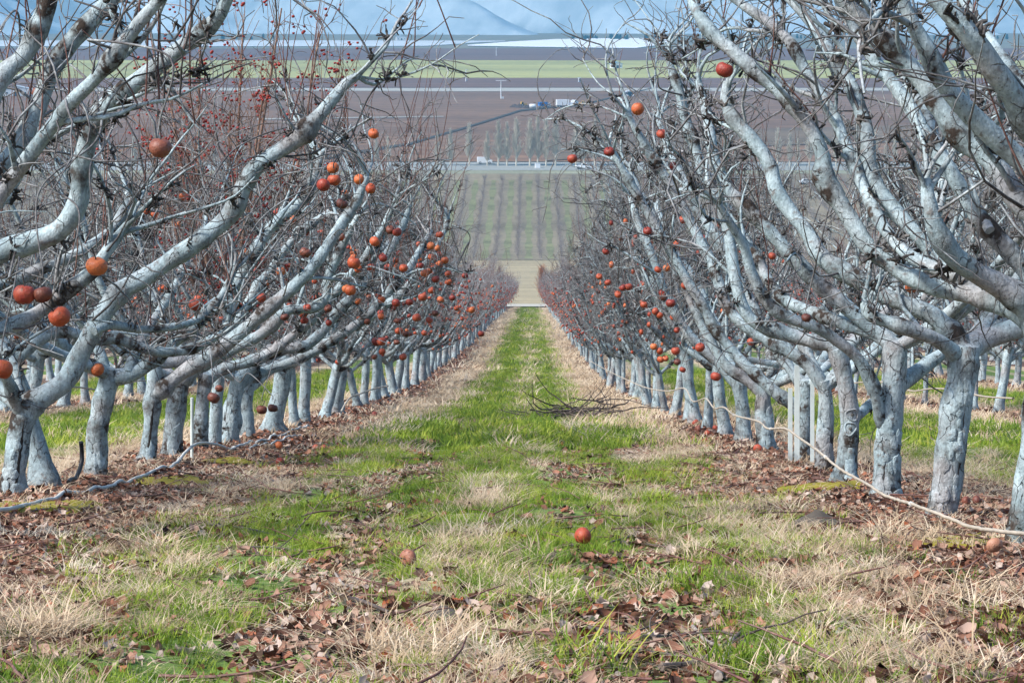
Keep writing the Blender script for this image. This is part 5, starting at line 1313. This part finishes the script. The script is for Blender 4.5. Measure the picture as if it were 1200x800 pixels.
car(132, 187, 'white car on the valley road seen through the left branches', .05, M['white_paint'])
car(945, 216, 'silver car below the valley road seen through the right branches', .1, M['silver_paint'])
box_truck(661, 126.5, 'largest white box truck of the field camp', .25, M['white_paint'], 6.4, 2.9)
box_truck(673, 125.5, 'small white truck behind the largest box truck', 1.2, M['white_paint'], 3.4, 2.3)
box_truck(637, 127.0, 'truck with blue tarpaulin cover in the field camp', .4, M['blue_paint'], 4.2, 1.8, M['white_paint'])
tractor(682, 125.0, 'yellow tractor right of the box trucks', 2.8)
tractor(613, 126.0, 'yellow tractor at the edge of the dark heaps', .4)
# tank, heaps, utility box
def heap(px, py, w, h, label):
    o = at_valley('soil_heap', px, py, label, 'heap', rng.uniform(0, 3), lift=.25); g = np.random.default_rng(int(px)); a = Acc(); V = []; nu, nv = 16, 6
    for i in range(nv + 1):
        t = i / nv
        for j in range(nu): u = 2 * math.pi * j / nu; r = w * (1 - t) ** .8 * (1 + .2 * g.normal() * t * (1 - t) * 3); V.append((r * math.cos(u), r * .7 * math.sin(u), h * t ** .9 + .08 * g.normal()))
    a.add(V, [(i * nu + j, i * nu + (j + 1) % nu, (i + 1) * nu + (j + 1) % nu, (i + 1) * nu + j) for i in range(nv) for j in range(nu)]); link('mound', a.mesh('mound', M['dirt']), o)
heap(603, 126.5, 3.0, 1.6, 'leftmost dark heap in the field camp'); heap(609, 127.0, 2.6, 2.0, 'dark heap left of the white tank'); heap(617, 127.2, 3.0, 1.5, 'low dark heap touching the white tank'); heap(648, 127.4, 3.0, 1.2, 'low dark heap between blue and white trucks')
def tank(px, py, label):
    o = at_valley('water_tank', px, py, label, 'tank'); a = Acc(); tubes(a, np.array([[(-1.5, 0, 1.3), (-1.4, 0, 1.3), (1.4, 0, 1.3), (1.5, 0, 1.3)]]), np.array([[.8, 1.0, 1.0, .8]]), 18, True); link('barrel', a.mesh('barrel', M['white_paint']), o)
    for s in (-1, 1): prism('leg', [(s * .9 - .12, 0), (s * .9 + .12, 0), (s * .9 + .12, .5), (s * .9 - .12, .5)], 1.3, M['grey_metal'], o)
tank(624, 128.2, 'white barrel tank in front of the dark heaps')
o = at_valley('utility_box', 630, 197.6, 'pale utility cabinet beside the valley road between poplars', 'cabinet', .2, lift=.14)
prism('cabinet', [(-.8, 0), (.8, 0), (.8, 1.5), (-.8, 1.5)], .8, M['white_paint'], o); prism('lid', [(-.86, 1.5), (.86, 1.5), (.8, 1.62), (-.8, 1.62)], .9, M['silver_paint'], o)
def shed(px, py, L, W, H, label, rz, wall, roof, name='farm_shed'):
    o = at_valley(name, px, py, label, 'shed', rz); prism('wall', [(-L / 2, 0), (L / 2, 0), (L / 2, H), (0, H * 1.38), (-L / 2, H)], W, wall, o, bevel=.005)
    for s in (-1, 1): prism('roof', [(s * (L / 2 + .4), H - .2), (s * (L / 2 + .4), H), (0, H * 1.38 + .35), (0, H * 1.38 + .1)][::s], W + .8, roof, o, bevel=.005)
    prism('door', [(-1, .05), (1, .05), (1, 2.4), (-1, 2.4)], .06, M['glass_dark'], o, (0, -W / 2 - .04, 0), .005)
    for x in (-L * .32, L * .32): prism('window', [(x - .6, 1.2), (x + .6, 1.2), (x + .6, 2.1), (x - .6, 2.1)], .06, M['glass_dark'], o, (0, -W / 2 - .04, 0), .005)
shed(722, 80.5, 8.5, 7, 3.6, 'blue and white farm shed in the green field', .35, M['white_paint'], M['roof_blue'])
shed(737, 113.5, 5, 4, 2.2, 'tiny white hut beside the dark ditch', .2, M['white_paint'], M['silver_paint'])
shed(470, 47.5, 14, 10, 4.5, 'white farmhouse at the foot of the hills left of centre', .2, M['white_paint'], M['silver_paint'], 'farm_house')
shed(20, 113, 16, 10, 4.0, 'long grey barn far left beyond the brown field', .1, M['grey_metal'], M['silver_paint'], 'farm_barn')
# frost fans
def frost_fan(px, py, top, label, yaw, blades=True):
    o = at_valley('frost_fan', px, py, label, 'frost fan', yaw); c = hit(px, py); h = (py - top) * c[1] / F; r = .16 + .00006 * c[1]
    a = Acc(); tubes(a, np.array([[(0, 0, 0), (0, 0, h * .5), (0, 0, h)]]), np.array([[r * 1.2, r, r * .8]]), 10, True); link('mast', a.mesh('mast', M['white_paint']), o)
    prism('engine_box', [(-.7, 0), (.7, 0), (.7, 1.1), (-.7, 1.1)], 1.0, M['grey_metal'], o, (.9, 0, 0))
    b = Acc(); tubes(b, np.array([[(0, -.6, h), (0, .3, h + .05)]]), np.array([[.28, .22]]), 10, True); hub = link('hub', b.mesh('hub', M['grey_metal']), o)
    if blades:
        for s in (-1, 1): prism('blade', [(s * .1, h - .16), (s * 2.9, h - .10), (s * 2.9, h + .12), (s * .1, h + .2)][::s], .12, M['white_paint'], hub, (0, -.68, 0), .02)
frost_fan(587, 116.5, 95.5, 'white frost fan with level blades in the brown field', .1)
frost_fan(546, 96, 83, 'white frost fan at the lower edge of the green field', 1.3)
frost_fan(581.5, 66, 56.5, 'farthest white frost fan in the reddish field', 1.2)
frost_fan(758, 82, 63, 'white frost fan right of the blue shed', .3)
frost_fan(678, 97, 92, 'short pale frost fan between the dark field and the green one', 1.1)
# dark trees along the foot of the hills
def far_tree(seed):
    g = np.random.default_rng(seed); a = Acc(); tubes(a, np.array([[(0, 0, 0), (0, 0, 3.), (0, 0, 8.)]]), np.array([[.4, .3, .1]]), 5)
    for k in range(170):
        t = g.random(); p = np.array([g.normal() * 1.7 * (1 - t * .7), g.normal() * 1.7 * (1 - t * .7), 1.5 + 8.5 * t]); u = rvec(1, g)[0] * .9; w = rvec(1, g)[0] * .9; a.add([p - u, p + w, p + u, p - w], [(0, 1, 2, 3)], mat=1)
    return a.mesh('hill_tree%d' % seed, [M['dirt'], M['conifer']], False)
M['conifer'] = simple('dark_conifer', (.035, .055, .035), .9, .3, .4)
tx = np.concatenate([rng.uniform(668, 742, 30), rng.uniform(755, 800, 26), rng.uniform(150, 330, 14), rng.uniform(880, 1180, 30)]); tpz = []
for x in tx: c = hit(x, rng.uniform(45.6, 47.4)); tpz.append((c[0], c[1], c[2]))
scatter('treeline', np.array(tpz), spin(len(tpz), .03), rng.uniform(.35, .8, len(tpz)), rng.integers(0, 3, len(tpz)), [far_tree(i) for i in range(3)], 'dark line of trees along the foot of the hills')

# ---- the air of the valley
def haze():
    a = Acc(); x, y0, y1, z0, z1 = 7200., -90., 20500., -56., 2300.
    V = [(sx * x, yy, zz) for zz in (z0, z1) for yy in (y0, y1) for sx in (-1, 1)]
    a.add(V, [(0, 2, 3, 1), (4, 5, 7, 6), (0, 1, 5, 4), (2, 6, 7, 3), (0, 4, 6, 2), (1, 3, 7, 5)])
    m = bpy.data.materials.new('valley_haze'); m.use_nodes = True; t = m.node_tree; t.nodes.remove(t.nodes['Principled BSDF'])
    v = t.nodes.new('ShaderNodeVolumePrincipled'); v.inputs['Color'].default_value = (.18, .60, 1.0, 1); v.inputs['Density'].default_value = HAZE; v.inputs['Anisotropy'].default_value = 0.0
    t.links.new(v.outputs[0], t.nodes['Material Output'].inputs['Volume'])
    o = link('haze', a.mesh('haze', m, False)); tag(o, 'thin blue haze filling the valley', kind='stuff')
HAZE = 1.7e-4
haze()
